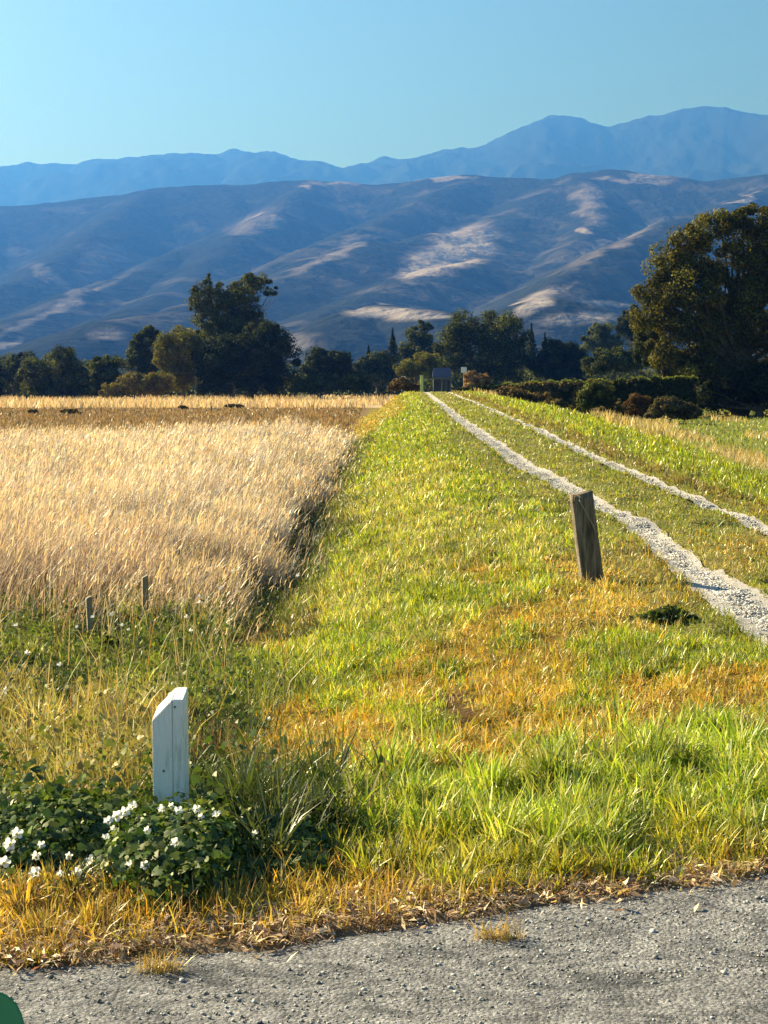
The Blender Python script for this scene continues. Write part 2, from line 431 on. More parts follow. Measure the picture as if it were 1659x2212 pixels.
def build_ruts():
    m = principled('pale_limestone_gravel', (.30, .28, .26), .95, (30, (.50, .465, .435)), .9, 110, spec=.1)
    V = []; Fa = []; off = 0
    for ys, xs, hw in RUTS:
        y = np.concatenate([np.linspace(9.0, 30, 240), np.linspace(30.2, 98, 160)])
        c = np.interp(y, ys, xs) + .07 * (vnoise(y * .8, 0 * y, 31) - .5)
        w = hw * (.8 + .4 * vnoise(y * 1.7, 0 * y, 33)) * (1 + .75 * sstep(16, 10, y) - .1 * sstep(22, 45, y)) + .03
        t = np.linspace(-1, 1, 9)
        X = c[:, None] + t[None] * w[:, None] * (1 + .12 * (vnoise(y * 6, 0 * y, 37) - .5))[:, None]
        Y = np.repeat(y[:, None], 9, 1)
        Z = ground(X, Y) + .004 - .022 * (1 - t[None] ** 2)
        V.append(np.stack([X, Y, Z], -1).reshape(-1, 3)); Fa.append(gridfaces(len(y), 9) + off); off += X.size
    tag(npmesh('track', np.concatenate(V), np.concatenate(Fa), m, smooth=True), kind='structure')
    n = 60000
    y = 9.2 * (60 / 9.2) ** rng.uniform(0, 1, n); which = rng.integers(0, 3, n) < 2
    x = np.where(which, np.interp(y, *RUTS[0][:2]), np.interp(y, *RUTS[1][:2])) + rng.normal(0, 1, n) * np.where(which, .15, .07)
    k = rut_mask(x, y) + rng.uniform(-.45, .3, n) > .4
    x, y = x[k], y[k]; n = len(x)
    r = np.maximum(np.exp(rng.normal(math.log(.0075), .45, n)), y / 1479 * .34).clip(.004, .018)
    g = rng.uniform(.30, .68, n)[:, None] * np.array([1.0, .95, .90])
    stones('track_gravel', np.stack([x, y, ground(x, y) - .013 * rut_mask(x, y)], -1), r, g, M_STONE, flat=.4)
build_ruts()

# ------------------------------------------------------------------ grass
def build_grass():
    x, y = scatter(1000000, 4.3, 100)
    keep = (y > road_edge(x) + .03) & (rut_mask(x, y) < rng.uniform(.3, 1.03, len(x)))
    # bank, verge and weeds: everything that is not the tall dry field
    edge = -1.42 + 1.1 * (fbm(x * .8, y * .55, 51) - .5)
    start = 14.6 + 3.0 * (fbm(x * .6, y * .6, 53) - .5) + .35 * np.clip(-x - 1.5, 0, 6)
    infield = (x < edge) & (y > start + rng.normal(0, .7, len(x)))
    keep &= ~infield & (x < 9 + 0 * y)
    x, y = x[keep], y[keep]
    zt, px, py = zones_at(x, y)
    # weedy ditch along the bank foot; the tall grass's shade is painted in dark colours
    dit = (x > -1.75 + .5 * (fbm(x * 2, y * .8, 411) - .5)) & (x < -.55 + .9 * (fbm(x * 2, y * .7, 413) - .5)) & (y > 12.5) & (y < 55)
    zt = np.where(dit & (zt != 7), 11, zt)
    zt = np.where((x < .9) & (x > -1.8) & (y > 56 + 10 * (fbm(x, y * .2, 451) - .5)), 2, zt)
    trk = (x > np.interp(y, *RUTS[0][:2]) - .55 - .5 * vnoise(x * 1.5, y * 1.5, 9)) & (x < np.interp(y, *RUTS[1][:2]) + .35) & (y > 10.5)
    rsh = (x > np.interp(y, *RUTS[1][:2]) + .3) & (y > 10.5)
    n = len(x)
    L = np.zeros(n); C = np.zeros((n, 3))
    for k in PAL:
        m = zt == k; c = m.sum()
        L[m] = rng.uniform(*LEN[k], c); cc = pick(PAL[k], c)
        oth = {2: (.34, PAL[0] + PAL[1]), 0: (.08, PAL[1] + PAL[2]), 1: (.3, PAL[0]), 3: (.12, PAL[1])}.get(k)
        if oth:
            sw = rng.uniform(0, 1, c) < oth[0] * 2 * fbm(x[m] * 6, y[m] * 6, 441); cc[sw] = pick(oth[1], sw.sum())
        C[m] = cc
    c = trk.sum(); L[trk] = rng.uniform(.025, .075, c)
    C[trk] = pick([(.26, .27, .045), (.33, .29, .07), (.19, .22, .03), (.38, .29, .10), (.29, .31, .04)], c)
    c = rsh.sum(); L[rsh] = rng.uniform(.05, .15, c); C[rsh] = pick(PAL[0][:3] + [(.26, .25, .04)], c)
    sh = rsh & (x < np.interp(y, *RUTS[1][:2]) + .75)
    C[sh] = pick([(.25, .16, .05), (.26, .24, .04), (.2, .14, .05)], sh.sum())
    # clumps: length varies in tufts; thin out where soil shows
    tuft = fbm(x * 5, y * 5, 55)
    oc = np.clip(np.floor(np.log2(y / 6.5) + .8 * (fbm(x * .7, y * .7, 431) - .5)), 0, 2)
    cell = np.where(zt == 3, .19, .14) * 2 ** oc
    xr, yr = x * .83 - y * .56, x * .56 + y * .83
    gx, gy = np.floor(xr / cell).astype(int), np.floor(yr / cell).astype(int)
    h1, h2, h3 = _hash(gx, gy, 5), _hash(gx, gy, 6), _hash(gx, gy, 7)
    tus = (rng.uniform(0, 1, n) < .42) & ~trk & (zt != 6)
    ox, oy = rng.normal(0, .16, n) * cell, rng.normal(0, .16, n) * cell
    tx, ty = (gx + h1) * cell, (gy + h2) * cell
    x = np.where(tus, tx * .83 + ty * .56 + ox, x); y = np.where(tus, -tx * .56 + ty * .83 + oy, y)
    az0 = np.where(tus, np.arctan2(oy, ox) + rng.normal(0, .9, n), rng.uniform(0, 6.28, n))
    L = L * np.where(tus, .5 + .95 * h3, .8)
    C = C * np.where(tus, .7 + .65 * _hash(gx, gy, 8), 1)[:, None]
    ok = (y > road_edge(x) + .02) & (rut_mask(x, y) < .9); L = np.where(ok, L, L * .2)
    L *= .35 + 1.3 * tuft
    C *= (.45 + 1.1 * fbm(x * 3.0, y * 2.2, 57, 5))[:, None]
    thin = np.where(np.isin(zt, [10]), .12, np.where(zt == 6, .28, np.where(zt == 2, 1.2, np.where(zt == 5, 1.6, 1.0))))
    k = rng.uniform(0, 1, n) < thin * (.26 + .95 * sstep(.36, .6, fbm(x * 4.5, y * 4.5, 59)))
    x, y, L, C, zt, az0, px = x[k], y[k], L[k], C[k], zt[k], az0[k], px[k]
    L *= 1 + .25 * sstep(20, 60, y)
    L *= np.where((zt == 9) & (px < 520), .5, 1)
    L *= np.where((x < -1) & (y > 9.5) & (y < 15.5), .62, 1)
    P = np.stack([x, y, ground(x, y) - .012], -1)
    W = lodw(y, rng.uniform(.0035, .008, len(x)) * (1 + .2 * (zt == 3))) * rng.uniform(.8, 1.5, len(x))
    lit = np.isin(zt, [5, 6, 2])
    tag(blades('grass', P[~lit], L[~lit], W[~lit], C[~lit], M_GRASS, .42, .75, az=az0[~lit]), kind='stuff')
    tag(blades('dry_grass', P[lit], L[lit], W[lit], C[lit], M_DRY, .75, .7, az=az0[lit]), kind='stuff')

    xm, ym = scatter(120000, 4.4, 60)
    km = (ym > road_edge(xm) + .08) & (rut_mask(xm, ym) < .3) & (xm > -1.2 + .8 * (fbm(xm, ym, 443) - .5) - 8 * (ym < 13)) & (xm < 8)
    km &= zones_at(xm, ym)[0] != 10
    xm, ym = xm[km], ym[km]; zm, _, _ = zones_at(xm, ym); nm = len(xm)
    Cm = np.where(np.isin(zm, [2, 5, 6])[:, None], pick(PAL[2] + PAL[5], nm), np.where(np.isin(zm, [9, 11, 7])[:, None], pick(PAL[9] + PAL[7][:2], nm), np.where(np.isin(zm, [0, 3])[:, None], pick(PAL[0][:2] + PAL[3][:3] + [(.12, .15, .02)], nm), pick(PAL[1][:4] + PAL[0][:2], nm))))
    tag(blades('thatch', np.stack([xm, ym, ground(xm, ym) + rng.uniform(.0, .03, nm)], -1), rng.uniform(.04, .12, nm), lodw(ym, rng.uniform(.003, .007, nm)), Cm * rng.uniform(.6, 1.1, (nm, 1)), M_DRY, 1.25, .5, segs=2), kind='stuff')

    # the tall dry field
    x, y = scatter(330000, 11.5, 70, R(22))
    edge = -1.40 + 1.1 * (fbm(x * .8, y * .55, 51) - .5)
    start = 14.6 + 3.0 * (fbm(x * .6, y * .6, 53) - .5) + .35 * np.clip(-x - 1.5, 0, 6)
    endy = 60 + 14 * (fbm(x * .07, 0 * x, 63) - .5) - 1.1 * np.clip(-x, 0, 20)
    k = (x < edge + np.where(rng.uniform(0, 1, len(x)) < .18, rng.exponential(.22, len(x)), 0)) & (y > start + rng.normal(0, .8, len(x)) - np.where(rng.uniform(0, 1, len(x)) < .12, rng.uniform(0, 2.6, len(x)), 0)) & (y < endy)
    EK = edge[k]; x, y = x[k], y[k]; n = len(x)
    C = pick([(.50, .475, .46), (.61, .595, .60), (.41, .36, .325), (.49, .43, .375), (.33, .255, .20)], n)
    pinkish = (fbm(x * .35, y * .25, 65) - .5)[:, None]
    C = C * (1 + pinkish * np.array([1.4, 1.4, 1.5])) * (.75 + .5 * fbm(x * 2.1, y * .8, 66))[:, None]
    near = sstep(21, 15, y)[:, None]
    C = C * (1 - .45 * near) + near * .45 * np.array([.32, .17, .07])
    L = rng.uniform(.35, .9, n) * (.40 + 1.2 * fbm(x * 1.1, y * .7, 67)) * (.42 + .58 * sstep(-.1, 2.0, EK - x)) * (.75 + .25 * sstep(14, 20, y))
    P = np.stack([x, y, ground(x, y) - .02], -1)
    W = lodw(y, rng.uniform(.003, .006, n)) * rng.uniform(.55, .95, n)
    tag(blades('tall_dry_grass', P, L, W, C, M_DRY, .25, .8, wind=(.75, -.1)), kind='stuff')
    # scattered taller stems that stand above the rest
    q = rng.integers(0, n, 5000); q = q[y[q] > 15.5]
    hh = L[q] + rng.uniform(.1, .32, len(q))
    jit = np.stack([rng.normal(0, .1, len(q)), rng.normal(0, .1, len(q)), 0 * q], -1)
    tag(blades('tall_dry_stems', P[q] + jit, hh, lodw(y[q], .004) * .8, pick([(.50, .42, .32), (.36, .25, .16), (.60, .54, .46), (.26, .16, .10)], len(q)), M_DRY, .18, .7, wind=(.8, -.1)), kind='stuff')
    # feathery seed heads
    m = rng.uniform(0, 1, n) < .5
    Pt = P[m] + np.stack([rng.normal(0, .12, m.sum()), rng.normal(0, .12, m.sum()), L[m] * .82], -1)
    Ch = pick([(.66, .53, .34), (.58, .42, .24), (.70, .58, .40)], m.sum())
    tag(blades('seed_heads', Pt, rng.uniform(.06, .17, m.sum()), lodw(y[m], .009) * 1.1, Ch, M_DRY, .5, .6, segs=2, wind=(.9, -.1)), kind='stuff')

    # mown strip and the pale strip before the trees
    x, y = scatter(110000, 36, 205, R(22))
    k = (x < 2 - .02 * y + 1.5 * np.sin(y * .2)) | (y > 128)
    x, y = x[k & (x < 12)], y[k & (x < 12)]
    pale = y > 132 + 10 * (fbm(x * .05, y * .02, 69) - .5)
    brown = ~pale
    n = len(x)
    C = np.where(pale[:, None], pick([(.56, .43, .25), (.62, .49, .30), (.48, .36, .19)], n), pick([(.25, .155, .06), (.20, .135, .055), (.31, .20, .085), (.15, .12, .04)], n))
    L = np.where(pale, rng.uniform(.5, 1.0, n), rng.uniform(.12, .3, n))
    inn = (y < 60 + 14 * (fbm(x * .07, 0 * x, 63) - .5) - 1.1 * np.clip(-x, 0, 20)) & (x < -1)
    k = ~inn & ((x < -1.6) | (y > 128)) & ~((x > -1.6) & (y < 150))
    tag(blades('field_stubble', np.stack([x, y, ground(x, y) - .02], -1)[k], L[k], lodw(y[k], .01) * 1.2, C[k], M_DRY, .3, .5, segs=2), kind='stuff')

    # right-hand paddock, green with tan patches, rough towards the bank
    x, y = scatter(130000, 16, 105, R(24))
    k = x > 5.6
    x, y = x[k], y[k]; n = len(x)
    px, py = proj(np.stack([x, y, ground(x, y)], -1))
    tan = (fbm(x * .5, y * .16, 75) + .22 * np.exp(-((px - 1390) / 110) ** 2 - ((py - 950) / 40) ** 2) > .56)
    C = np.where(tan[:, None], pick([(.46, .35, .16), (.52, .42, .24), (.36, .26, .09)], n), pick([(.17, .23, .025), (.24, .27, .03), (.12, .17, .02), (.30, .27, .05)], n))
    rough = np.exp(-((x - 7.6) / .8) ** 2)
    L = rng.uniform(.08, .2, n) + .38 * rough * rng.uniform(.3, 1, n) + .22 * tan
    tag(blades('paddock_grass', np.stack([x, y, ground(x, y) - .02], -1), L, lodw(y, .006) * 1.1, C, M_GRASS, .35, .6, segs=2), kind='stuff')
build_grass()

# ------------------------------------------------------------------ posts
def place(px, py, zguess=0.0):
    """where the sight line through (px, py) meets the ground"""
    r = ray(px, py); d = 5.0
    for _ in range(60):
        x, y = r[0] / r[1] * d, d
        g = float(ground(np.array(x), np.array(y)))
        nd = (g - EYE) / (r[2] / r[1])
        d = .5 * d + .5 * nd
    return np.array([r[0] / r[1] * d, d, float(ground(np.array(r[0] / r[1] * d), np.array(d)))])

# ------------------------------------------------------------------ leaf clouds
def leafquads(P, N, size, col, aspect=.62, droop=0):
    """diamond leaves at P facing N"""
    n = len(P)
    N = N / np.maximum(np.linalg.norm(N, axis=1, keepdims=True), 1e-6)
    a = rng.normal(0, 1, (n, 3)); U = np.cross(N, a); U /= np.maximum(np.linalg.norm(U, axis=1, keepdims=True), 1e-6)
    Wv = np.cross(N, U)
    s = size[:, None]
    V = np.stack([P - U * s * .5, P + Wv * s * .5 * aspect - U * s * .05 + N * s * .08, P + U * s * .5, P - Wv * s * .5 * aspect - U * s * .05 + N * s * .08], 1)
    Fq = np.arange(n * 4).reshape(n, 4)
    C = np.repeat(col[:, None], 4, 1)
    return V.reshape(-1, 3), Fq, C.reshape(-1, 3)

def puff_cloud(lobes, n, size, pal, puffs=26, puffr=.34, rough=.5, fill=.22):
    """lobes: list of (centre(3), radii(3)). leaves sit in puffs spread over the lobes"""
    lobes = [(np.array(c, float), np.array(r, float)) for c, r in lobes]
    area = np.array([(r[0] * r[2] + r[0] * r[1] + r[1] * r[2]) for c, r in lobes]); area /= area.sum()
    Ps, Ns, Cs = [], [], []
    for (c, r), ar in zip(lobes, area):
        k = max(5, int(puffs * ar * len(lobes)))
        d = rng.normal(0, 1, (k, 3)); d /= np.linalg.norm(d, axis=1, keepdims=True)
        d[:, 2] = np.where(d[:, 2] < -.55, -d[:, 2], d[:, 2])
        pc = c + d * r * rng.uniform(.6, .97, (k, 1))
        pr = r.mean() * puffr * rng.uniform(.45, 1.3, k)
        tint = rng.normal(1, .26, k).clip(.5, 1.7)
        m = max(8, int(n * ar)); mi = int(m * fill)
        j = rng.integers(0, k, m)
        e = rng.normal(0, 1, (m, 3)); e /= np.linalg.norm(e, axis=1, keepdims=True)
        P = pc[j] + e * (pr[j] * rng.uniform(.55, 1.12, m))[:, None] * np.array([1, 1, .85])
        Nn = e + rng.normal(0, rough, (m, 3)) + .35 * d[j]
        Cc = pick(pal, m) * tint[j][:, None]
        Ps.append(P); Ns.append(Nn); Cs.append(Cc)
        e = rng.normal(0, 1, (mi, 3)); e /= np.linalg.norm(e, axis=1, keepdims=True)
        Ps.append(c + e * r * rng.uniform(.2, .72, (mi, 1))); Ns.append(e + rng.normal(0, .5, (mi, 3))); Cs.append(pick(pal, mi))
    P = np.concatenate(Ps); N = np.concatenate(Ns); C = np.concatenate(Cs)
    sz = size * rng.uniform(.6, 1.35, len(P))
    return leafquads(P, N, sz, C)

def heart_leaves(P, N, size, col):
    n = len(P)
    N = N / np.linalg.norm(N, axis=1, keepdims=True)
    a = rng.normal(0, 1, (n, 3)); U = np.cross(N, a); U /= np.linalg.norm(U, axis=1, keepdims=True); Wv = np.cross(N, U)
    outl = [(-.35, .0, .05), (-.5, .28, 0), (-.15, .42, .04), (.25, .22, .05), (.6, 0, -.06), (.25, -.22, .05), (-.15, -.42, .04), (-.5, -.28, 0)]
    V = np.stack([P + s[:, None] * (U * u + Wv * w + N * h) for (u, w, h) in outl for s in [size]], 1)
    b = np.arange(n)[:, None, None] * 8
    q = np.array([[0, 1, 2, 3], [0, 3, 4, 5], [0, 5, 6, 7]])[None]
    return V.reshape(-1, 3), (b + q).reshape(-1, 4), np.repeat(col[:, None], 8, 1).reshape(-1, 3)

def tube(bm, pts, rad, seg=8, cap=True):
    rings = []
    for i, p in enumerate(pts):
        p = Vector(p)
        a = Vector(pts[max(0, i - 1)]); b = Vector(pts[min(len(pts) - 1, i + 1)])
        d = (b - a).normalized()
        u = d.orthogonal().normalized(); v = d.cross(u)
        rings.append([bm.verts.new(p + (u * math.cos(t) + v * math.sin(t)) * rad[i]) for t in [2 * math.pi * k / seg for k in range(seg)]])
    for r0, r1 in zip(rings, rings[1:]):
        for k in range(seg):
            bm.faces.new((r0[k], r0[(k + 1) % seg], r1[(k + 1) % seg], r1[k]))
    if cap:
        bm.faces.new(rings[-1]); bm.faces.new(rings[0][::-1])

GREEN = [(.060, .074, .019), (.085, .098, .022), (.044, .056, .016), (.115, .12, .03)]
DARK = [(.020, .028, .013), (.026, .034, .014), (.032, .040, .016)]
OLIVE = [(.14, .14, .026), (.175, .165, .03), (.10, .11, .022), (.20, .18, .04)]
GREY = [(.045, .058, .034), (.058, .070, .042), (.036, .048, .030)]
BROWN = [(.19, .13, .07), (.15, .11, .05), (.24, .17, .10), (.10, .09, .03)]
AUTUMN = [(.118, .112, .026), (.145, .13, .028), (.085, .09, .024), (.155, .125, .028), (.065, .072, .02)]

def tree(name, label, cat, d, base, lobes, pal, n=5000, size=.34, group=None, depth=.9, puffs=26, trunk=.25, seed=0, puffr=.34, base_z=None):
    """lobes in picture units (cx, cy, rx, ry[, depth offset in m]) turned into real lobes at distance d"""
    k = d / F
    bx, by = base
    x0 = at(bx, 830, d)[0]
    z0 = float(ground(np.array(x0), np.array(float(d)))) if base_z is None else base_z
    o = empty(name, (x0, d, z0)); tag(o, label, cat, group)
    Lw = []
    for lb in lobes:
        cx, cy, rx, ry = lb[:4]; dy = lb[4] if len(lb) > 4 else rng.normal(0, .15) * rx * k
        c = at(cx, cy, d); c[1] += dy
        Lw.append((c - np.array([x0, d, z0]), (rx * k, depth * .5 * (rx + ry) * k, ry * k)))
    V, Fq, C = puff_cloud(Lw, int(n * 3.6), size * .82, pal, int(puffs * .85), puffr * .92, fill=.3)
    V[:, 2] = np.maximum(V[:, 2], .02)
    npmesh('crown', V, Fq, M_LEAF, C, parent=o)
    bm = bmesh.new()
    zmid = np.mean([c[2] for c, r in Lw])
    fork = Vector((0, 0, max(.25, zmid * .45)))
    tube(bm, [(0, 0, -.15), (trunk * .1, 0, fork.z * .5), tuple(fork)], [trunk * 1.3, trunk, trunk * .8])
    for c, r in Lw:
        e = Vector(c); mid = fork.lerp(e, .5) + Vector((rng.normal(0, .1), rng.normal(0, .1), .1 * r[2]))
        tube(bm, [tuple(fork - Vector((0, 0, .1))), tuple(mid), tuple(e)], [trunk * .45, trunk * .26, trunk * .08], 6)
        for q in range(2):
            e2 = e + Vector((rng.normal(0, .55) * r[0], rng.normal(0, .55) * r[1], rng.uniform(.0, .6) * r[2]))
            tube(bm, [tuple(mid), tuple(mid.lerp(e2, .6)), tuple(e2)], [trunk * .16, trunk * .09, trunk * .03], 5)
    bmobj('trunk', bm, M_BARK, o)
    return o

def conifer(label, d, px, top, bot, w, group=None, pal=DARK):
    k = d / F
    x0 = at(px, 830, d)[0]; z0 = float(ground(np.array(x0), np.array(float(d))))
    zt = at(px, top, d)[2] - z0; zb = max(.5, at(px, bot, d)[2] - z0)
    o = empty('conifer_tree', (x0, d, z0)); tag(o, label, 'conifer', group)
    m = 1600
    t = rng.uniform(0, 1, m) ** .8
    tier = np.round(t * 9) / 9 + rng.normal(0, .05, m)
    rr = (1 - np.clip(tier, 0, 1)) ** .8 * w * k * .5 * rng.uniform(.15, 1.15, m)
    a = rng.uniform(0, 6.28, m); rr = rr * (.75 + .45 * np.sin(a * 2 + tier * 17) ** 2)
    P = np.stack([np.cos(a) * rr, np.sin(a) * rr, zb + (zt - zb) * tier - rr * .35], -1)
    N = np.stack([np.cos(a), np.sin(a), .8 + 0 * a], -1) + rng.normal(0, .4, (m, 3))
    V, Fq, C = leafquads(P, N, .42 * rng.uniform(.6, 1.3, m) * max(1, w * k / 5), pick(pal, m), .5)
    npmesh('crown', V, Fq, M_LEAF, C, parent=o)
    bm = bmesh.new(); tube(bm, [(0, 0, -.1), (0, 0, zt * .5), (0, 0, zt * .97)], [.28, .18, .03]); bmobj('trunk', bm, M_BARK, o)

def build_trees():
    G = 'trees beyond the fields'
    tree('bush', 'black-green bush cut off by the left picture edge beside the dry field', 'bush', 168, (-30, 880), [(-30, 845, 45, 45), (-70, 830, 40, 55)], DARK, 2200, .36, G)
    tree('tree', 'grey-green rounded tree leftmost in the treeline, half behind the dark dome', 'tree', 196, (30, 880), [(15, 805, 38, 38), (50, 800, 42, 42), (-20, 820, 35, 40)], GREY, 3200, .36, G)
    tree('tree', 'dark dome-shaped tree with a peaked top, second from the left in the treeline', 'tree', 178, (115, 880), [(130, 800, 45, 52), (80, 825, 48, 45), (160, 830, 40, 45), (110, 855, 70, 25)], GREEN + GREY, 5200, .34, G)
    tree('tree', 'low dark round-topped tree between the dome-shaped tree and the slim grey tree', 'tree', 182, (228, 880), [(225, 805, 42, 40), (240, 835, 38, 35), (200, 840, 35, 35)], GREEN, 3600, .34, G)
    tree('tree', 'slim grey-green tree standing just left of the yellow-green round tree', 'tree', 186, (300, 880), [(325, 735, 28, 28), (295, 745, 24, 24), (305, 785, 36, 38), (310, 820, 34, 30)], GREY + GREEN, 3600, .34, G)
    tree('bush', 'low sprawling olive-brown bush in front of the yellow-green round tree', 'bush', 168, (290, 880), [(290, 835, 50, 28), (245, 850, 35, 18), (335, 835, 40, 30)], OLIVE + BROWN, 3200, .28, G)
    tree('tree', 'yellow-green round tree sunlit on its left flank, against the dark mass', 'tree', 176, (395, 880), [(395, 750, 48, 44), (370, 780, 42, 42), (425, 785, 40, 45), (385, 825, 45, 35)], OLIVE, 6200, .30, G, puffs=34)
    tree('tree', 'tallest tree of the left treeline, ragged crown leaning to the right', 'tree', 182, (500, 880),
         [(465, 665, 55, 42), (450, 630, 40, 24), (520, 650, 52, 42), (555, 618, 38, 26), (583, 632, 20, 14), (500, 700, 60, 45), (535, 705, 45, 40), (452, 606, 10, 14), (545, 600, 24, 12), (430, 660, 32, 22), (500, 725, 80, 42), (455, 715, 45, 36), (560, 722, 46, 36), (540, 760, 70, 45)],
         GREEN, 10500, .30, G, puffs=26, trunk=.4)
    tree('tree', 'broad near-black tree mass right of the yellow-green round tree', 'tree', 174, (540, 880),
         [(500, 780, 75, 68), (565, 765, 68, 70), (600, 795, 50, 62), (450, 790, 45, 55),  (545, 820, 80, 40), (460, 830, 50, 35), (590, 720, 22, 24)], DARK, 8500, .34, G, puffs=24, trunk=.4)
    tree('tree', 'dark grey-green tree just right of the near-black mass', 'tree', 205, (705, 870), [(705, 785, 48, 34), (735, 790, 36, 36), (680, 800, 34, 30), (710, 825, 60, 25)], GREY + DARK, 4200, .38, G)
    tree('bush', 'low dark bush at the field edge below the dark grey-green tree', 'bush', 172, (690, 870), [(665, 832, 40, 22), (720, 832, 45, 20), (770, 832, 38, 20)], GREEN + GREY, 3200, .3, G)
    tree('bush', 'bushy dark thicket below the pointed conifer', 'bush', 225, (815, 860), [(790, 800, 32, 26), (825, 790, 35, 30), (840, 815, 40, 22), (770, 815, 30, 20)], GREY + GREEN, 3600, .38, G)
    conifer('dark pointed conifer standing above the thicket left of the centre', 240, 848, 718, 800, 46, G)
    conifer('tiny dark conifer tip left of the pointed conifer', 250, 796, 752, 800, 24, G)
    tree('tree', 'tall grey tree with a dark top behind the yellow-green bush', 'tree', 255, (905, 860), [(905, 740, 34, 32), (915, 708, 22, 16), (885, 770, 32, 32), (925, 770, 34, 34)], GREY + GREEN, 4000, .4, G)
    tree('bush', 'yellow-green bush behind the reddish weeds at the far end of the track', 'bush', 207, (895, 860), [(925, 785, 34, 26), (880, 800, 34, 20), (905, 805, 45, 18)], OLIVE, 3000, .32, G)
    tree('tree', 'big dome-shaped dark tree at the end of the track', 'tree', 215, (1045, 865),
         [(1030, 715, 72, 44), (990, 745, 56, 50), (1085, 735, 60, 55), (1045, 775, 95, 55), (965, 775, 34, 42), (1115, 780, 40, 50), (1060, 812, 80, 24)], GREEN + DARK[:2], 11500, .34, G, puffs=30, trunk=.45)
    conifer('narrow dark conifer touching the right side of the dome-shaped tree', 250, 1147, 708, 800, 46, G)
    conifer('small dark conifer tip between the dome-shaped tree and the low black tree', 252, 1176, 726, 800, 44, G)
    tree('tree', 'low black tree right of the big dome-shaped tree', 'tree', 212, (1210, 865), [(1205, 775, 52, 38), (1240, 785, 36, 40), (1180, 795, 40, 35), (1215, 810, 60, 22)], DARK, 4600, .36, G)
    tree('tree', 'pale grey-green tree in the gap left of the big autumn tree', 'tree', 258, (1298, 865), [(1295, 728, 34, 30), (1315, 745, 32, 30), (1275, 745, 24, 26)], [(.09, .11, .05), (.075, .09, .045), (.11, .12, .06)], 3000, .4, G)
    tree('bush', 'soft rounded bush showing above the hedge left of the big autumn tree', 'bush', 165, (1325, 865), [(1310, 785, 48, 30), (1355, 785, 45, 32), (1280, 795, 35, 24)], GREY + GREEN, 3400, .32, G)
    tree('tree', 'dark tree peeking out behind the left edge of the big autumn tree', 'tree', 240, (1375, 865), [(1370, 690, 26, 34), (1350, 715, 26, 30), (1385, 730, 34, 45)], DARK + GREY, 2600, .4, G)
    # the big tree on the right
    tree('tree', 'huge olive-brown autumn tree filling the right edge of the picture', 'tree', 99, (1600, 905),
         [(1560, 500, 60, 42), (1605, 480, 44, 34), (1500, 530, 62, 44), (1455, 580, 58, 50), (1425, 640, 60, 46), (1480, 640, 62, 60), (1412, 690, 50, 42),
          (1530, 600, 50, 55), (1470, 720, 66, 50), (1545, 700, 62, 62), (1640, 540, 36, 70), (1700, 520, 60, 60), (1720, 620, 70, 70), (1625, 660, 46, 60),
          (1660, 740, 90, 60), (1560, 790, 90, 60), (1680, 830, 100, 55), (1430, 770, 40, 40), (1620, 860, 100, 40), (1790, 700, 80, 120), (1500, 800, 60, 40), (1590, 560, 44, 50), (1600, 640, 60, 60), (1655, 610, 50, 70), (1700, 460, 60, 40), (1520, 860, 70, 40)],
         AUTUMN + [(.04, .045, .018)], 34000, .22, G, puffs=22, trunk=.5, puffr=.44)
    tree('bush', 'dark bush added to paint in the shade at the foot of the huge olive-brown tree', 'bush', 96.5, (1640, 905), [(1530, 862, 55, 42), (1590, 850, 60, 52), (1660, 845, 70, 58), (1740, 850, 70, 55), (1820, 860, 70, 50), (1490, 880, 36, 24)], DARK, 6500, .2, G, puffs=26)  # added so its dark leaves stand for the black shade under the tree
    tree('bush', 'grey-green bush under the left skirt of the big autumn tree', 'bush', 104, (1440, 900), [(1420, 770, 48, 42), (1400, 740, 36, 40), (1460, 800, 46, 36)], GREY + GREEN, 5200, .2, G)

    # tangled undergrowth closing the gaps under the trees
    V_, F_, C_ = [], [], []; off = 0
    for a, b, dd, hh, nn in ((-140, 640, 200, 3.4, 15000), (630, 900, 235, 4.2, 7000), (1080, 1480, 245, 5.0, 9000), (900, 1120, 250, 4.0, 5000)):
        pxs = rng.uniform(a, b, nn); x = at(pxs, 830, dd)[:, 0]; y = dd + rng.normal(0, 2.5, nn)
        top = hh * (.55 + .8 * fbm(x * .16, 0 * x, 301)); z = rng.uniform(0, 1, nn) ** .8 * top - .3
        V, Fq, C = leafquads(np.stack([x, y, z], -1), rng.normal(0, .6, (nn, 3)) + np.array([-.2, -.6, .5]), .5 * rng.uniform(.6, 1.4, nn), pick(GREEN + GREY[:1], nn))
        V_.append(V); F_.append(Fq + off); C_.append(C); off += len(V)
    tag(npmesh('undergrowth', np.concatenate(V_), np.concatenate(F_), M_LEAF, np.concatenate(C_)), kind='stuff')

    # hedge
    d0 = np.array([7.2, 97.]); d1 = np.array([19.6, 93.])
    n = 26000
    t = rng.uniform(0, 1, n); f = rng.uniform(0, 1, n)
    p = d0 + (d1 - d0) * t[:, None]
    hgt = 2.0 + .55 * t + .55 * (fbm(t * 30, 0 * t, 81, 4) - .5)
    nrm = np.array([-(d1 - d0)[1], (d1 - d0)[0]]); nrm = nrm / np.linalg.norm(nrm)  # away from camera
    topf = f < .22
    w = np.where(topf, rng.uniform(-.7, .7, n), -.7 + .25 * (fbm(t * 40, f * 6, 83) - .5) + rng.normal(0, .07, n))
    w = np.where(f > .9, .7, w)
    z = np.where(topf, hgt + rng.normal(0, .05, n), rng.uniform(0, 1, n) * hgt)
    P = np.stack([p[:, 0] + nrm[0] * w, p[:, 1] + nrm[1] * w, z], -1)
    N = np.where(topf[:, None], np.array([0, 0, 1.]), np.array([-nrm[0], -nrm[1], .2])) + rng.normal(0, .55, (n, 3))
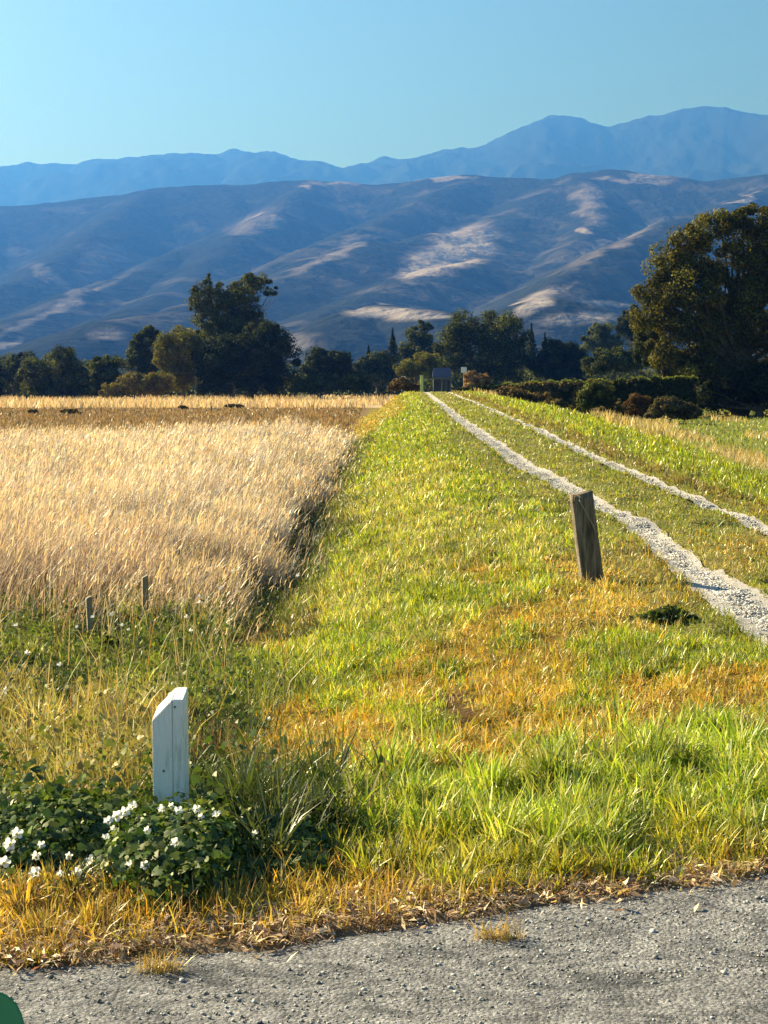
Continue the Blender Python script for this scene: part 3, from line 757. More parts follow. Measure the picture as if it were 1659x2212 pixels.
    brownish = (fbm(t * 16, z * .8, 85) + rng.normal(0, .06, n) > .34 + .30 * t) & ~topf
    C = np.where(topf[:, None], pick([(.14, .17, .035), (.18, .19, .045), (.09, .12, .025)], n), np.where(brownish[:, None], pick(BROWN + [(.10, .08, .04)], n), pick(DARK + GREEN[2:3], n)))  # top leaves coloured lighter to paint sunlight on the hedge
    org = np.array([d0[0], d0[1], -.35])
    P[:, 2] -= .33
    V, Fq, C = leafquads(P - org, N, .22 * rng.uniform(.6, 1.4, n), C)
    o = empty('hedge', org); tag(o, 'long clipped hedge with sunlight painted on its flat top running right below the big autumn tree', 'hedge')
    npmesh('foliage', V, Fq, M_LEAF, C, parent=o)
    # plants in front of the hedge and at the end of the track
    K = 'shrubs along the hedge'
    tree('shrub', 'reddish-brown shrub in front of the hedge left of the big autumn tree', 'shrub', 82, (1385, 910), [(1380, 875, 32, 28), (1400, 890, 28, 18), (1365, 893, 22, 16)], [(.12, .06, .025), (.10, .075, .025), (.15, .08, .03)], 2600, .15, K, trunk=.06)
    tree('shrub', 'dark green leafy shrub on the front of the hedge, left of the reddish-brown shrub', 'shrub', 84, (1285, 900), [(1285, 850, 42, 26), (1270, 875, 34, 20), (1310, 875, 30, 22)], GREEN, 2800, .16, K, trunk=.06)
    tree('shrub', 'grey-stemmed weedy shrub in the shade under the big autumn tree', 'shrub', 80, (1450, 915), [(1440, 880, 36, 24), (1475, 890, 34, 20), (1415, 893, 24, 16)], GREY + BROWN[:2], 2600, .15, K, trunk=.05)
    tree('shrub', 'pale dry shrub at the hedge foot beside the bank', 'shrub', 70, (1325, 915), [(1320, 908, 30, 16), (1295, 900, 22, 18)], [(.20, .14, .09), (.16, .11, .06), (.24, .18, .12)], 1500, .12, K, trunk=.04)
    tree('shrub', 'brown dead shrub where the hedge meets the track bank', 'shrub', 88, (1120, 880), [(1110, 862, 40, 24), (1160, 870, 38, 24), (1085, 855, 24, 18)], BROWN + [(.18, .12, .07)], 2600, .16, K, trunk=.05)
    tree('shrub', 'dry pinkish bush with feathery heads right of the track end', 'shrub', 97, (1030, 850), [(1020, 818, 20, 16), (1042, 822, 20, 14), (1030, 838, 32, 14)], [(.30, .19, .12), (.24, .15, .09), (.36, .25, .17)], 2400, .12, K, trunk=.04)
    tree('shrub', 'dark low bush tucked under the dry pinkish bush', 'shrub', 95, (1025, 850), [(1030, 843, 34, 11), (1000, 845, 20, 7)], DARK, 1200, .14, K, trunk=.04)
    tree('shrub', 'reddish dry weeds left of the track end', 'shrub', 98, (868, 855), [(868, 830, 22, 14), (850, 838, 16, 10), (890, 838, 22, 9)], [(.15, .10, .06), (.12, .08, .045), (.22, .16, .09)], 1800, .12, K, trunk=.04)
    for (px, py, w, h, lab) in ((120, 1535, 48, 40, 'dark shrubby weed clump in the weeds at the left, behind the white-flowered creeper'),
                               (235, 1405, 34, 24, 'small dark weed clump below the short pale-sided stake'),
                               (1445, 1338, 62, 22, 'low dark green weeds added as the shadow of the leaning wooden post beside the gravel track')):  # the last clump is added in place of the leaning post's shadow
        pp = place(px, py); k = pp[1] / F; w *= k; h *= k * 1.3
        o = empty('weed_clump', pp); tag(o, lab, 'weeds', 'dark weed clumps')
        m = 700; a = rng.uniform(0, 6.28, m); rr = np.abs(rng.normal(0, .5, m)); P = np.stack([np.cos(a) * rr * w, np.sin(a) * rr * .6 * w, h * rng.uniform(.05, 1, m) * np.exp(-rr * rr)], -1)
        P[:, 2] = np.maximum(P[:, 2], ground(P[:, 0] + pp[0], P[:, 1] + pp[1]) - pp[2] + .01)
        pal = [(.05, .08, .02), (.08, .115, .03), (.035, .055, .018), (.12, .14, .04)]
        V, Fq, C = heart_leaves(P, rng.normal(0, .7, (m, 3)) + np.array([0, -.1, .6]), .045 * rng.uniform(.4, 1.2, m), pick(pal, m))
        npmesh('leaves', V, Fq, M_WEED, C, parent=o)
        m = 420; P = np.stack([rng.normal(0, .2, m) * w, rng.normal(0, .16, m) * w, np.zeros(m)], -1); P[:, 2] = ground(P[:, 0] + pp[0], P[:, 1] + pp[1]) - pp[2] - .01
        b = blades('stalks', P, h * rng.uniform(.5, 1.3, m), rng.uniform(.003, .007, m), pick(pal, m), M_GRASS, .4, .7); b.parent = o
    for lab, px, py, w, h, pal in (('olive scrubby shrub in front of the hedge, second from the bank', 1205, 884, 34, 18, OLIVE[:1] + BROWN),
                                   ('brown twiggy shrub in front of the hedge beside the dark green leafy shrub', 1335, 893, 26, 24, BROWN),
                                   ('dull green scrub at the right end of the hedge under the huge tree', 1480, 893, 36, 20, GREEN + BROWN[:1])):
        tree('shrub', lab, 'shrub', 86, (px, py + 14), [(px - w * .4, py, w * .7, h), (px + w * .4, py + 3, w * .7, h * .8), (px, py - h * .5, w * .5, h * .7)], pal, 1500, .15, 'shrubs along the hedge', trunk=.05)
    # low dark rushes in the mown strip
    K = 'dark rush clumps in the mown strip'
    for px, py, w, lab in ((505, 881, 20, 'dark rush clump in the mown field below the near-black tree'), (150, 893, 22, 'widest dark rush clump in the mown field at the left'),
                           (395, 884, 10, 'small dark rush clump in the middle of the mown field'), (70, 893, 12, 'small dark rush clump at the left end of the mown field')):
        d = 2.1 * F / (py - 830)
        tree('rush_clump', lab, 'rushes', d, (px, py), [(px, py - 3, w, 4), (px + w * .5, py - 2, w * .6, 3)], [(.10, .08, .035), (.07, .06, .028)], 420, .22, K, trunk=.02)
build_trees()

def build_posts():
    # white marker post
    d = 5.9
    x = at(364, 1700, d)[0]; z = float(ground(np.array(x), np.array(d)))
    zr = at(364, 1512, d)[2] - z          # height of the tall side
    print('white post', x, z, zr)
    o = empty('marker_post', (x, d, z), R(-4)); tag(o, 'white painted square post with a slanted top among the white flowers', 'post')
    w = 70 * d / F / 2; D = .10; kk = d / F
    zl = zr - 46 * kk; xs_ = w * .27; tilt = .034
    def prism(x0, x1, y0, ha, hb):
        bm = bmesh.new()
        v = [bm.verts.new(c) for c in ((x0, y0, -.15), (x1, y0, -.15), (x1, D, -.15), (x0, D, -.15), (x0, y0, ha), (x1, y0, hb), (x1, D, hb + tilt), (x0, D, ha + tilt))]
        for f in ((0, 1, 5, 4), (1, 2, 6, 5), (2, 3, 7, 6), (3, 0, 4, 7), (4, 5, 6, 7), (3, 2, 1, 0)): bm.faces.new([v[i] for i in f])
        bmesh.ops.bevel(bm, geom=bm.edges[:], offset=.003, segments=2, affect='EDGES')
        return bm
    bmobj('post_body', prism(-w, xs_, 0, zl, zr), M_WHITE, o)
    bmobj('side_board', prism(xs_ + .0005, w, .004, zr, zr), M_WHITE, o)
    for nx, nz, ny in ((-.019, zr - 159 * kk, 0), (xs_ + .012, zr - 16 * kk, .004)):
        b2 = bmesh.new(); bmesh.ops.create_cone(b2, cap_ends=True, segments=12, radius1=.005, radius2=.004, depth=.004, matrix=Matrix.Translation((nx, ny - .0015, nz)) @ Matrix.Rotation(R(90), 4, 'X'))
        bmobj('nail', b2, M_NAIL, o)

    # leaning wooden post
    p = place(1280, 1258)
    dd = p[1]; k = dd / F
    o = empty('fence_post', p); tag(o, 'weathered round wooden post leaning left beside the gravel track', 'post')
    H = 196 * k; lean = -27 * k; r0 = 26.5 * k
    print('wood post', p, H, r0)
    bm = bmesh.new(); rings = []
    seg = 20
    ph = [rng.normal(0, .05) for _ in range(seg)]
    for i in range(12):
        t = i / 11; zz = -.15 + (H + .15) * t
        off = lean * (zz / H)
        ring = []
        for q in range(seg):
            a = 2 * math.pi * q / seg
            rr = r0 * (1.0 - .03 * t) * (1 + ph[q] + .02 * math.sin(5 * a + 3 * t))
            crack = .16 * math.exp(-((a - 4.9 - .15 * t) / .13) ** 2) + .09 * math.exp(-((a - 5.6) / .1) ** 2)
            rr *= 1 - crack
            ring.append(bm.verts.new((off + rr * math.cos(a), rr * math.sin(a), zz + (0 if i < 11 else .02 * math.cos(a) + rng.normal(0, .003)))))
        rings.append(ring)
    for a, b in zip(rings, rings[1:]):
        for q in range(seg): bm.faces.new((a[q], a[(q + 1) % seg], b[(q + 1) % seg], b[q]))
    c = bm.verts.new((lean, 0, H - .012))
    for q in range(seg): bm.faces.new((rings[-1][q], rings[-1][(q + 1) % seg], c))
    bmobj('post_body', bm, M_WOOD, o, smooth=True)
    bm = bmesh.new()
    pts = []
    for i in range(14):
        t = i / 13; a = R(250 + 62 * t); zz = H * (.93 - .36 * t); rr = r0 * 1.05
        pts.append((lean * zz / H + rr * math.cos(a), rr * math.sin(a), zz))
    tube(bm, pts, [.0035] * 14, 6)
    bmobj('wire', bm, M_WIRE, o, smooth=True)

    # stakes in the weeds
    def stake(px, top, bot, wpx, lab, lean=0, dist=None):
        p = place(px, bot) if dist is None else None
        k = p[1] / F; h = (bot - top) * k
        o = empty('wooden_stake', p); tag(o, lab, 'stake', 'old fence stakes among the weeds')
        bm = bmesh.new(); w = wpx * k / 2
        vs = []
        for zz, s in ((-.1, 1), (h * .97, .95), (h, .8)):
            vs.append([bm.verts.new((lean * zz + sx * w * s, sy * w * s, zz + .01 * sx * (zz > 0))) for sx, sy in ((-1, -1), (1, -1), (1, 1), (-1, 1))])
        for a, b in zip(vs, vs[1:]):
            for q in range(4): bm.faces.new((a[q], a[(q + 1) % 4], b[(q + 1) % 4], b[q]))
        bm.faces.new(vs[-1])
        bmesh.ops.rotate(bm, verts=bm.verts, cent=(0, 0, 0), matrix=Matrix.Rotation(R(20), 3, 'Z'))
        bmobj('stake_body', bm, M_STAKE, o)
        b2 = bmesh.new(); tube(b2, [(-w * 1.3, -w * 1.25, h * .75), (w * 1.3, -w * 1.25, h * .73), (w * 1.3, w * 1.2, h * .74)], [.004] * 3, 5)
        bmobj('wire', b2, M_WIRE, o)
    stake(314, 1243, 1335, 13, 'tallest dark wooden stake standing in the green weeds before the dry field')
    stake(196, 1288, 1372, 13, 'short pale-sided stake left of the tallest stake, weeds around its foot', -.04)
    stake(385, 1186, 1262, 9, 'thin dark stake at the near edge of the dry field')
    # short posts far out in the mown strip
    for px, py, h, lab in ((456, 888, 13, 'tiny dark post far out in the mown field below the tallest left tree'), (218, 893, 11, 'tiny dark post far out in the mown field near the left rushes')):
        d = 2.12 * F / (py - 830); x = at(px, py, d)[0]; z = float(ground(np.array(x), np.array(d)))
        hh = h * d / F
        o = empty('field_post', (x, d, z)); tag(o, lab, 'post', 'posts in the mown field')
        bm = bmesh.new(); tube(bm, [(0, 0, -.1), (.01, 0, hh * .5), (0, .01, hh)], [.07, .066, .06], 10); bmobj('post_body', bm, M_STAKE, o)
build_posts()

# ------------------------------------------------------------------ things at the end of the track
def box(bm, x0, x1, y0, y1, z0, z1):
    v = [bm.verts.new((x, y, z)) for z in (z0, z1) for x, y in ((x0, y0), (x1, y0), (x1, y1), (x0, y1))]
    for f in ((0, 1, 5, 4), (1, 2, 6, 5), (2, 3, 7, 6), (3, 0, 4, 7), (4, 5, 6, 7), (3, 2, 1, 0)): bm.faces.new([v[i] for i in f])

def build_far_things():
    M_BLUE = principled('blue_roof_steel', (.014, .028, .075), .85, (3, (.02, .038, .095)), spec=.05)
    M_PALE = principled('pale_shed_boards', (.15, .16, .17), .8, (5, (.10, .11, .11)))
    M_DARKI = principled('opening_shade', (.02, .02, .02), .9, (5, (.03, .03, .03)))
    M_YG = principled('yellow_green_paint', (.75, .80, .32), .6, (8, (.66, .72, .3)))
    M_SIGN = principled('sign_white', (.82, .86, .84), .5, (4, (.78, .82, .80)))
    d = 201.; k = d / F
    x = at(955, 830, d)[0]; z = float(ground(np.array(x), np.array(d)))
    o = empty('shed', (x, d, z)); tag(o, 'small open shed with a blue roof tucked under the dome-shaped tree', 'shed')
    W = 40 * k; zt = at(955, 795, d)[2] - z; ze = at(955, 815, d)[2] - z
    bm = bmesh.new()   # back and side walls, open front
    box(bm, -W / 2 + .1, W / 2 - .1, 2.3, 2.38, 0, ze); box(bm, -W / 2 + .1, -W / 2 + .16, 1.0, 2.297, 0, ze); box(bm, W / 2 - .16, W / 2 - .1, 1.0, 2.297, 0, ze)
    bmobj('wall', bm, M_PALE, o)
    bm = bmesh.new(); box(bm, -W / 2 + .02, W / 2 - .02, -.2, -.13, ze - .27, ze - .02); bmobj('fascia', bm, M_PALE, o)
    for cx in (-W / 2 + .12, -.02, W * .22, W / 2 - .12):
        bm = bmesh.new(); box(bm, cx - .06, cx + .06, -.12, 0, -.05, ze - .05); bmobj('post', bm, M_PALE, o)
    bm = bmesh.new(); box(bm, -W / 2 + .2, -.12, .6, 1.2, 0, .55); box(bm, .15, W * .2, .5, 1.3, 0, .8); bmobj('shade_blocks', bm, M_DARKI, o)  # near-black boxes added to paint the shade inside the open front
    bm = bmesh.new()   # mono-pitch roof facing us
    v = [bm.verts.new(c) for c in ((-W / 2, -.25, ze), (W / 2, -.25, ze), (W / 2 - .08, 1.5, zt), (-W / 2 + .1, 1.5, zt), (W / 2, 2.7, ze + .1), (-W / 2, 2.7, ze + .1))]
    bm.faces.new((v[0], v[1], v[2], v[3])); bm.faces.new((v[3], v[2], v[4], v[5])); bm.faces.new((v[1], v[4], v[2])); bm.faces.new((v[0], v[3], v[5]))
    r = bmesh.ops.extrude_face_region(bm, geom=bm.faces[:]); bmesh.ops.translate(bm, verts=[e for e in r['geom'] if isinstance(e, bmesh.types.BMVert)], vec=(0, 0, .06))
    bmobj('roof', bm, M_BLUE, o)
    # sign
    d = 99.; k = d / F
    x = at(1002, 830, d)[0]; z = float(ground(np.array(x), np.array(d)))
    o = empty('sign', (x, d, z)); tag(o, 'small square white sign on a post right of the track end', 'sign')
    zt = at(1002, 793, d)[2] - z; zb = at(1002, 805, d)[2] - z
    bm = bmesh.new(); tube(bm, [(0, 0, -.1), (0, 0, zt * .5), (0, 0, zb + .1)], [.035] * 3, 8); bmobj('pole', bm, M_STAKE, o)
    bm = bmesh.new(); box(bm, -6 * k, 6 * k, -.06, -.04, zb, zt); bmesh.ops.bevel(bm, geom=bm.edges[:], offset=.006, segments=1, affect='EDGES'); bmobj('sign_panel', bm, M_SIGN, o)
    # yellow-green and white posts
    for px, top, bot, w, mat, lab in ((911, 812, 850, 6.5, M_YG, 'yellow-green post at the end of the track below the yellow-green bush'),
                                      (872, 814, 850, 8, M_SIGN, 'white post among the reddish weeds left of the track end')):
        d = 104.; k = d / F; x = at(px, 830, d)[0]; z = float(ground(np.array(x), np.array(d)))
        zt = at(px, top, d)[2] - z
        o = empty('gate_post', (x, d, z)); tag(o, lab, 'post', 'posts at the far end of the track')
        bm = bmesh.new(); ww = w * k / 2
        box(bm, -ww, ww, -ww, ww, -.1, zt); bmesh.ops.bevel(bm, geom=bm.edges[:], offset=.015, segments=2, affect='EDGES'); bmobj('post_body', bm, mat, o)
        bm = bmesh.new(); box(bm, -ww * 1.15, ww * 1.15, -ww * 1.15, ww * 1.15, zt + .002, zt + .04); bmobj('post_cap', bm, mat, o)
build_far_things()

# ------------------------------------------------------------------ flowering creeper at the white post, wildflowers, weeds
def flower_mesh(name, r=.018, petals=5, ruff=.16, depth=.016):
    bm = bmesh.new(); seg = 30; rings = []
    for i, (t, zz) in enumerate(((.16, -depth), (.35, -depth * .55), (.7, -depth * .12), (1.0, 0))):
        rings.append([bm.verts.new((r * t * (1 + ruff * t * math.cos(petals * a)) * math.cos(a), r * t * (1 + ruff * t * math.cos(petals * a)) * math.sin(a), zz + .004 * t * math.sin(petals * a)))
                      for a in [2 * math.pi * q / seg for q in range(seg)]])
    for a, b in zip(rings, rings[1:]):
        for q in range(seg): bm.faces.new((a[q], a[(q + 1) % seg], b[(q + 1) % seg], b[q]))
    bm.faces.new(rings[0])
    me = bpy.data.meshes.new(name); bm.normal_update(); bm.to_mesh(me); bm.free()
    for p in me.polygons: p.use_smooth = True
    me.materials.append(M_PETAL)
    return me

def build_flowers():
    # creeper: three sprawling plants with leaves, stems and flowers
    fl = [(75, 420), (180, 470), (155, 518), (150, 590), (260, 595), (335, 590), (385, 540), (450, 590), (560, 550), (575, 300), (545, 325), (510, 345), (470, 365),
          (490, 400), (460, 435), (700, 315), (745, 300), (775, 320), (855, 315), (875, 345), (940, 335), (1045, 365), (1110, 415), (640, 405), (760, 460), (630, 560), (110, 690)]
    fl += [(20, 545), (40, 470), (300, 520), (230, 500), (20, 640)]
    fl = [(a * .496, 1591 + b * .496) for a, b in fl]
    big = flower_mesh('flower'); half = flower_mesh('flower', .0125, 5, .26, .021)
    b_ = bmesh.new(); bmesh.ops.create_uvsphere(b_, u_segments=10, v_segments=6, radius=.0045); cme = bpy.data.meshes.new('flower_centre'); b_.to_mesh(cme); b_.free(); cme.materials.append(M_YELLOW)
    specs = [('creeper_plant', 'leafy white-flowered creeper sprawling left of the white post', [(30, 1815, 95, 70), (130, 1795, 85, 70), (90, 1870, 110, 45), (225, 1810, 75, 60), (0, 1890, 60, 30)], lambda p: p[0] < 250, 9500),
             ('creeper_plant', 'dark white-flowered creeper heaped around the foot of the white post', [(330, 1830, 80, 65), (420, 1830, 90, 72), (380, 1870, 90, 45), (470, 1850, 60, 50), (290, 1860, 60, 45)], lambda p: 250 <= p[0] < 500, 10000),
             ('creeper_plant', 'low dark creeper thinning out right of the white post with two blooms', [(560, 1820, 80, 45), (640, 1835, 70, 35), (530, 1860, 60, 30)], lambda p: p[0] >= 500, 5200)]
    for name, lab, lob, sel, n in specs:
        bx = np.mean([l[0] for l in lob]); base = place(bx, 1890)
        o = empty(name, base); tag(o, lab, 'flowering plant', 'white-flowered creepers round the post')
        Ps, Ns = [], []
        Lw = []
        for cx, cy, rx, ry in lob:
            dd = place(cx, min(cy + ry, 1915))[1] + .14
            k = dd / F; c = at(cx, cy, dd); Lw.append((c, np.array([rx * k * 1.1, .20 * (1 + rx / 100), ry * k * .95])))
        ar = np.array([r[0] * r[2] for c, r in Lw]); ar /= ar.sum()
        for (c, r), a_ in zip(Lw, ar):
            m = int(n * a_); e = rng.normal(0, 1, (m, 3)); e /= np.linalg.norm(e, axis=1, keepdims=True)
            P = c + e * r * rng.uniform(.4, 1.12, (m, 1)) * (1 + .9 * (fbm(e[:, 0] * 4 + 9, e[:, 2] * 4 + 3, 91)[:, None] - .5))
            Ps.append(P); Ns.append(e * .6 + rng.normal(0, .55, (m, 3)) + np.array([0, -.15, .5]))
        P = np.concatenate(Ps); N = np.concatenate(Ns)
        g = ground(P[:, 0], P[:, 1]); P[:, 2] = np.maximum(P[:, 2], g + .012)
        V, Fq, C = heart_leaves(P - base, N,   .036 * rng.uniform(.45, 1.2, len(P)), pick([(.045, .085, .02), (.065, .11, .025), (.035, .065, .02), (.10, .15, .035), (.15, .18, .05)], len(P)))
        npmesh('leaves', V, Fq, M_WEED, C, parent=o)
        bm = bmesh.new()
        for q in range(46):
            c, r = Lw[rng.integers(0, len(Lw))]
            e = Vector(c + rng.normal(0, .45, 3) * r) - Vector(base); s = Vector((0, 0, -.03))
            tube(bm, [tuple(s), tuple(s.lerp(e, .5) + Vector((rng.normal(0, .03), 0, .03))), tuple(e)], [.0028, .0024, .0015], 5, False)
        npst = bmobj('stem', bm, attr_green, o)
        for p in fl:
            if not sel(p): continue
            # the flower sits on the front surface of the nearest lobe
            best = None
            for c, r in Lw:
                w = at(p[0], p[1], c[1])
                q = ((w[0] - c[0]) / r[0]) ** 2 + ((w[2] - c[2]) / r[2]) ** 2
                if best is None or q < best[0]: best = (q, c, r)
            q, c, r = best
            dist = c[1] - r[1] * math.sqrt(max(0, 1 - q)) * 1.05 - .03
            w = at(p[0], p[1], dist)
            w[2] = max(w[2], float(ground(np.array(w[0]), np.array(w[1]))) + .03)
            f = bpy.data.objects.new('flower', big if rng.uniform() < .6 else half); COL.objects.link(f); f.parent = o
            fc = bpy.data.objects.new('flower_centre', cme); COL.objects.link(fc); fc.parent = f; fc.location = (0, 0, -.010)
            f.location = [float(v) for v in w - base]
            s = rng.uniform(.8, 1.25); f.scale = (s, s, s)
            f.rotation_euler = (R(rng.uniform(5, 70)), R(rng.uniform(-45, 30)), R(rng.uniform(-40, 40)))

    # small white wildflowers dotted about
    small = flower_mesh('bloom', .017, 5, .18, .007)
    dots = [(505, 455), (420, 510), (85, 500), (150, 650), (325, 715), (40, 870), (175, 870), (430, 1060), (1015, 455), (1040, 530), (1085, 345), (1200, 300), (1270, 205), (665, 500), (700, 525),
            (610, 440), (1005, 1145), (1465, 1010), (605, 1275), (1620, 230), (1090, 375), (30, 850)]
    proto = None
    for a, b in dots:
        px, py = a * .3968, 1152 + b * .3968
        p = place(px, py + 45)
        h = float(at(px, py, p[1])[2] - p[2])
        o = empty('wildflower', p); tag(o, 'small white wildflower on a thin stem among the green weeds below the dry field', 'flower', 'white wildflowers dotted among the weeds')
        if proto is None:
            bm = bmesh.new(); tube(bm, [(0, 0, -.02), (.006, 0, .5), (0, 0, 1)], [.002, .0017, .0013], 5)
            st = bmobj('stem', bm, attr_green, o); proto = st.data
        else:
            st = bpy.data.objects.new('stem', proto); COL.objects.link(st); st.parent = o
        st.scale = (1, 1, h)
        f = bpy.data.objects.new('bloom', small); COL.objects.link(f); f.parent = o
        s = rng.uniform(.75, 1.25) * p[1] / 11; f.scale = (s, s, s); f.location = (0, -.004, h + .004); f.rotation_euler = (R(rng.uniform(25, 65)), 0, R(rng.uniform(-40, 40)))

    # broad weed leaves through the left weeds
    n = 26000
    x, y = scatter(n, 5.6, 17, R(20))
    z = ground(x, y); zt, px, py = zones_at(x, y)
    k = np.isin(zt, [7, 8, 9, 11]) & (y > road_edge(x) + .25)
    x, y, zt = x[k], y[k], zt[k]; m = len(x)
    hz = rng.uniform(.02, .26, m) * np.where(y > 9.5, .55, 1) * (.5 + fbm(x * 2.2, y * 2.2, 95)) * np.where(zt == 9, .8, 1)
    P = np.stack([x, y, ground(x, y) + hz], -1)
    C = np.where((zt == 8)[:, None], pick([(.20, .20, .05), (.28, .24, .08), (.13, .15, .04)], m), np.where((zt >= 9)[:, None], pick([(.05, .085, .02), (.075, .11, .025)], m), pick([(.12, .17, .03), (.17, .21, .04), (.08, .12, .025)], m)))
    V, Fq, C = heart_leaves(P, rng.normal(0, .6, (m, 3)) + np.array([0, 0, .7]), .042 * rng.uniform(.4, 1.2, m), C)
    tag(npmesh('weed_leaves', V, Fq, M_WEED, C), kind='stuff')
    # tall pale stalks with loose heads in the weeds
    n = 1500
    x, y = scatter(n, 6.2, 16, R(20)); zt, _, _ = zones_at(x, y)
    k = np.isin(zt, [7, 8]) | ((zt == 9) & (rng.uniform(0, 1, n) < .2)); k &= (y > 6.3)
    x, y = x[k], y[k]; m = len(x)
    P = np.stack([x, y, ground(x, y) - .02], -1); L = rng.uniform(.3, .62, m)
    tag(blades('tall_stalks', P, L, lodw(y, .004), pick([(.44, .36, .18), (.36, .30, .12), (.5, .42, .25), (.28, .17, .06)], m), M_DRY, .22, .5), kind='stuff')

attr_green = principled('green_stem', (.07, .11, .03), .7, (30, (.11, .14, .05)))
build_flowers()

# ------------------------------------------------------------------ litter on the verge, tufts on the road, near leaf
def build_small():
    n = 20000
    x = rng.uniform(-2.6, 3.4, n); e = road_edge(x); y = e + rng.normal(.15, .16, n)
    # litter also spills a little onto the road
    k = (y > e - .30) & (y < e + .6) & ((y > e - .03) | (rng.uniform(0, 1, n) < .38 * np.exp((y - e) * 9))) & (fbm(x * 3, y * 6, 99) > .36)
    x, y = x[k], y[k]; m = len(x)
    z = np.maximum(ground(x, y), .004) + rng.uniform(.004, .03, m)
    N = rng.normal(0, .45, (m, 3)) + np.array([0, 0, 1.])
    C = pick([(.38, .26, .17), (.52, .39, .25), (.22, .13, .09), (.68, .55, .38), (.44, .28, .14), (.58, .44, .16)], m)
    V, Fq, C = leafquads(np.stack([x, y, z], -1), N, rng.uniform(.012, .06, m), C, rng.choice([.08, .14, .35], (m, 1), p=[.5, .3, .2]))
    tag(npmesh('leaf_litter', V, Fq, M_DRY, C), kind='stuff')
    for px, py, w, lab in ((455, 1668, .075, 'brown dead weed stalks standing in the weeds right of the white post'), (545, 1690, .05, 'shorter brown dead stalks beside the rusty grass right of the white post')):
        pp = place(px, py); m = 150
        P = np.stack([rng.normal(0, w, m), rng.normal(0, w * .6, m), np.full(m, -.01)], -1)
        o = blades('dead_stalks', P, rng.uniform(.12, .34, m) * (1 if w > .06 else .7), rng.uniform(.003, .006, m), pick([(.14, .08, .04), (.20, .12, .06), (.09, .055, .03), (.28, .18, .09)], m), M_DRY, .2, .35)
        o.location = [float(v) for v in pp]; tag(o, lab, 'dead weeds', 'dead weed stalks right of the white post', kind='thing')
    # straw tufts that grow out on the road
    for px, py, lab, s in ((345, 2098, 'dry yellow grass tuft growing out on the grey road at the left', 1.0), (1075, 2030, 'dry orange grass tuft at the road edge near the middle', 1.1)):
        r = ray(px, py); d = EYE / -(r[2] / r[1]); x = r[0] / r[1] * d
        m = 170
        P = np.stack([rng.normal(0, .035 * s, m), rng.normal(0, .018 * s, m), np.full(m, -.004)], -1)
        o = blades('grass_tuft', P, rng.uniform(.03, .09, m) * s, rng.uniform(.002, .004, m), pick([(.42, .30, .06), (.34, .22, .05), (.5, .38, .12)], m), M_DRY, .95, .8)
        o.location = (x, d, .008); tag(o, lab, 'grass tuft', kind='thing')
    # a plant beside the camera: only the tip of one leaf reaches into the picture
    M_NEAR = principled('smooth_green_leaf', (.06, .27, .10), .45, (3, (.075, .30, .115)), spec=.4)
    c = at(-22, 2232, 1.25)
    o = empty('leafy_plant', (c[0] - .02, c[1], 0)); tag(o, 'smooth rounded green leaf poking into the bottom left corner', 'plant')
    zc = c[2]
    bm = bmesh.new(); tube(bm, [(0, 0, -.05), (.012, .01, zc * .5), (.0, .005, zc - .05)], [.007, .005, .003], 8); bmobj('stem', bm, attr_green, o, True)
    def leaf(cx, cy, cz, r, tilt, rot):
        bm = bmesh.new(); seg = 28; rings = []
        for t in (.0, .35, .7, .92, 1.0):
            if t == 0: continue
            rings.append([bm.verts.new((r * t * math.cos(a) * .92, r * t * math.sin(a) * 1.08, .12 * r * t * t + .012 * r * math.sin(3 * a) * t)) for a in [2 * math.pi * q / seg for q in range(seg)]])
        ctr = bm.verts.new((0, 0, 0))
        for q in range(seg): bm.faces.new((ctr, rings[0][q], rings[0][(q + 1) % seg]))
        for a, b in zip(rings, rings[1:]):
            for q in range(seg): bm.faces.new((a[q], b[q], b[(q + 1) % seg], a[(q + 1) % seg]))
        r_ = bmesh.ops.extrude_face_region(bm, geom=bm.faces[:]); bmesh.ops.translate(bm, verts=[g for g in r_['geom'] if isinstance(g, bmesh.types.BMVert)], vec=(0, 0, .0009))
        b = bmobj('leaf', bm, M_NEAR, o, True); b.location = (cx, cy, cz); b.rotation_euler = (R(tilt), 0, R(rot))
    k = 1.25 / F
    leaf(.02, 0, zc, 84 * k, 68, 8)
    leaf(-.06, .03, zc - .16, .04, 40, 60); leaf(.03, .03, zc - .30, .045, 35, -50); leaf(-.05, -.02, zc - .46, .05, 30, 150)
build_small()

# ------------------------------------------------------------------ hills and mountains
def interp_line(pts):
    p = np.array(pts, float); return p[:, 0], p[:, 1]
def crest_h(px, py, r):
    """height above sea of a crest seen at (px, py) at range r"""
    q = ray(px, py); return q[..., 2] / np.hypot(q[..., 0], q[..., 1]) * r + EYE
def az(px):
    q = ray(px, 830); return np.arctan2(q[..., 0], q[..., 1])

L1 = [(-700, 420), (-400, 385), (-150, 368), (0, 358), (60, 360), (130, 352), (230, 348), (300, 342), (370, 338), (460, 335), (500, 326), (540, 322), (580, 328), (640, 342), (700, 352), (745, 362), (790, 350),
      (850, 342), (900, 338), (960, 322), (1010, 318), (1045, 312), (1100, 285), (1150, 262), (1175, 253), (1215, 255), (1260, 262), (1310, 270), (1350, 262), (1400, 250), (1450, 238), (1500, 232), (1552, 227),
      (1590, 238), (1659, 246), (1800, 270), (2000, 255), (2400, 300)]
L2 = [(-700, 480), (-300, 460), (0, 447), (80, 441), (180, 431), (260, 421), (330, 409), (400, 403), (480, 400), (560, 396), (620, 391), (680, 387), (740, 392), (800, 401), (860, 396), (920, 386), (990, 379),
      (1060, 380), (1130, 383), (1190, 388), (1230, 374), (1290, 366), (1350, 369), (1420, 378), (1500, 390), (1560, 387), (1620, 379), (1659, 375), (1900, 390), (2400, 420)]
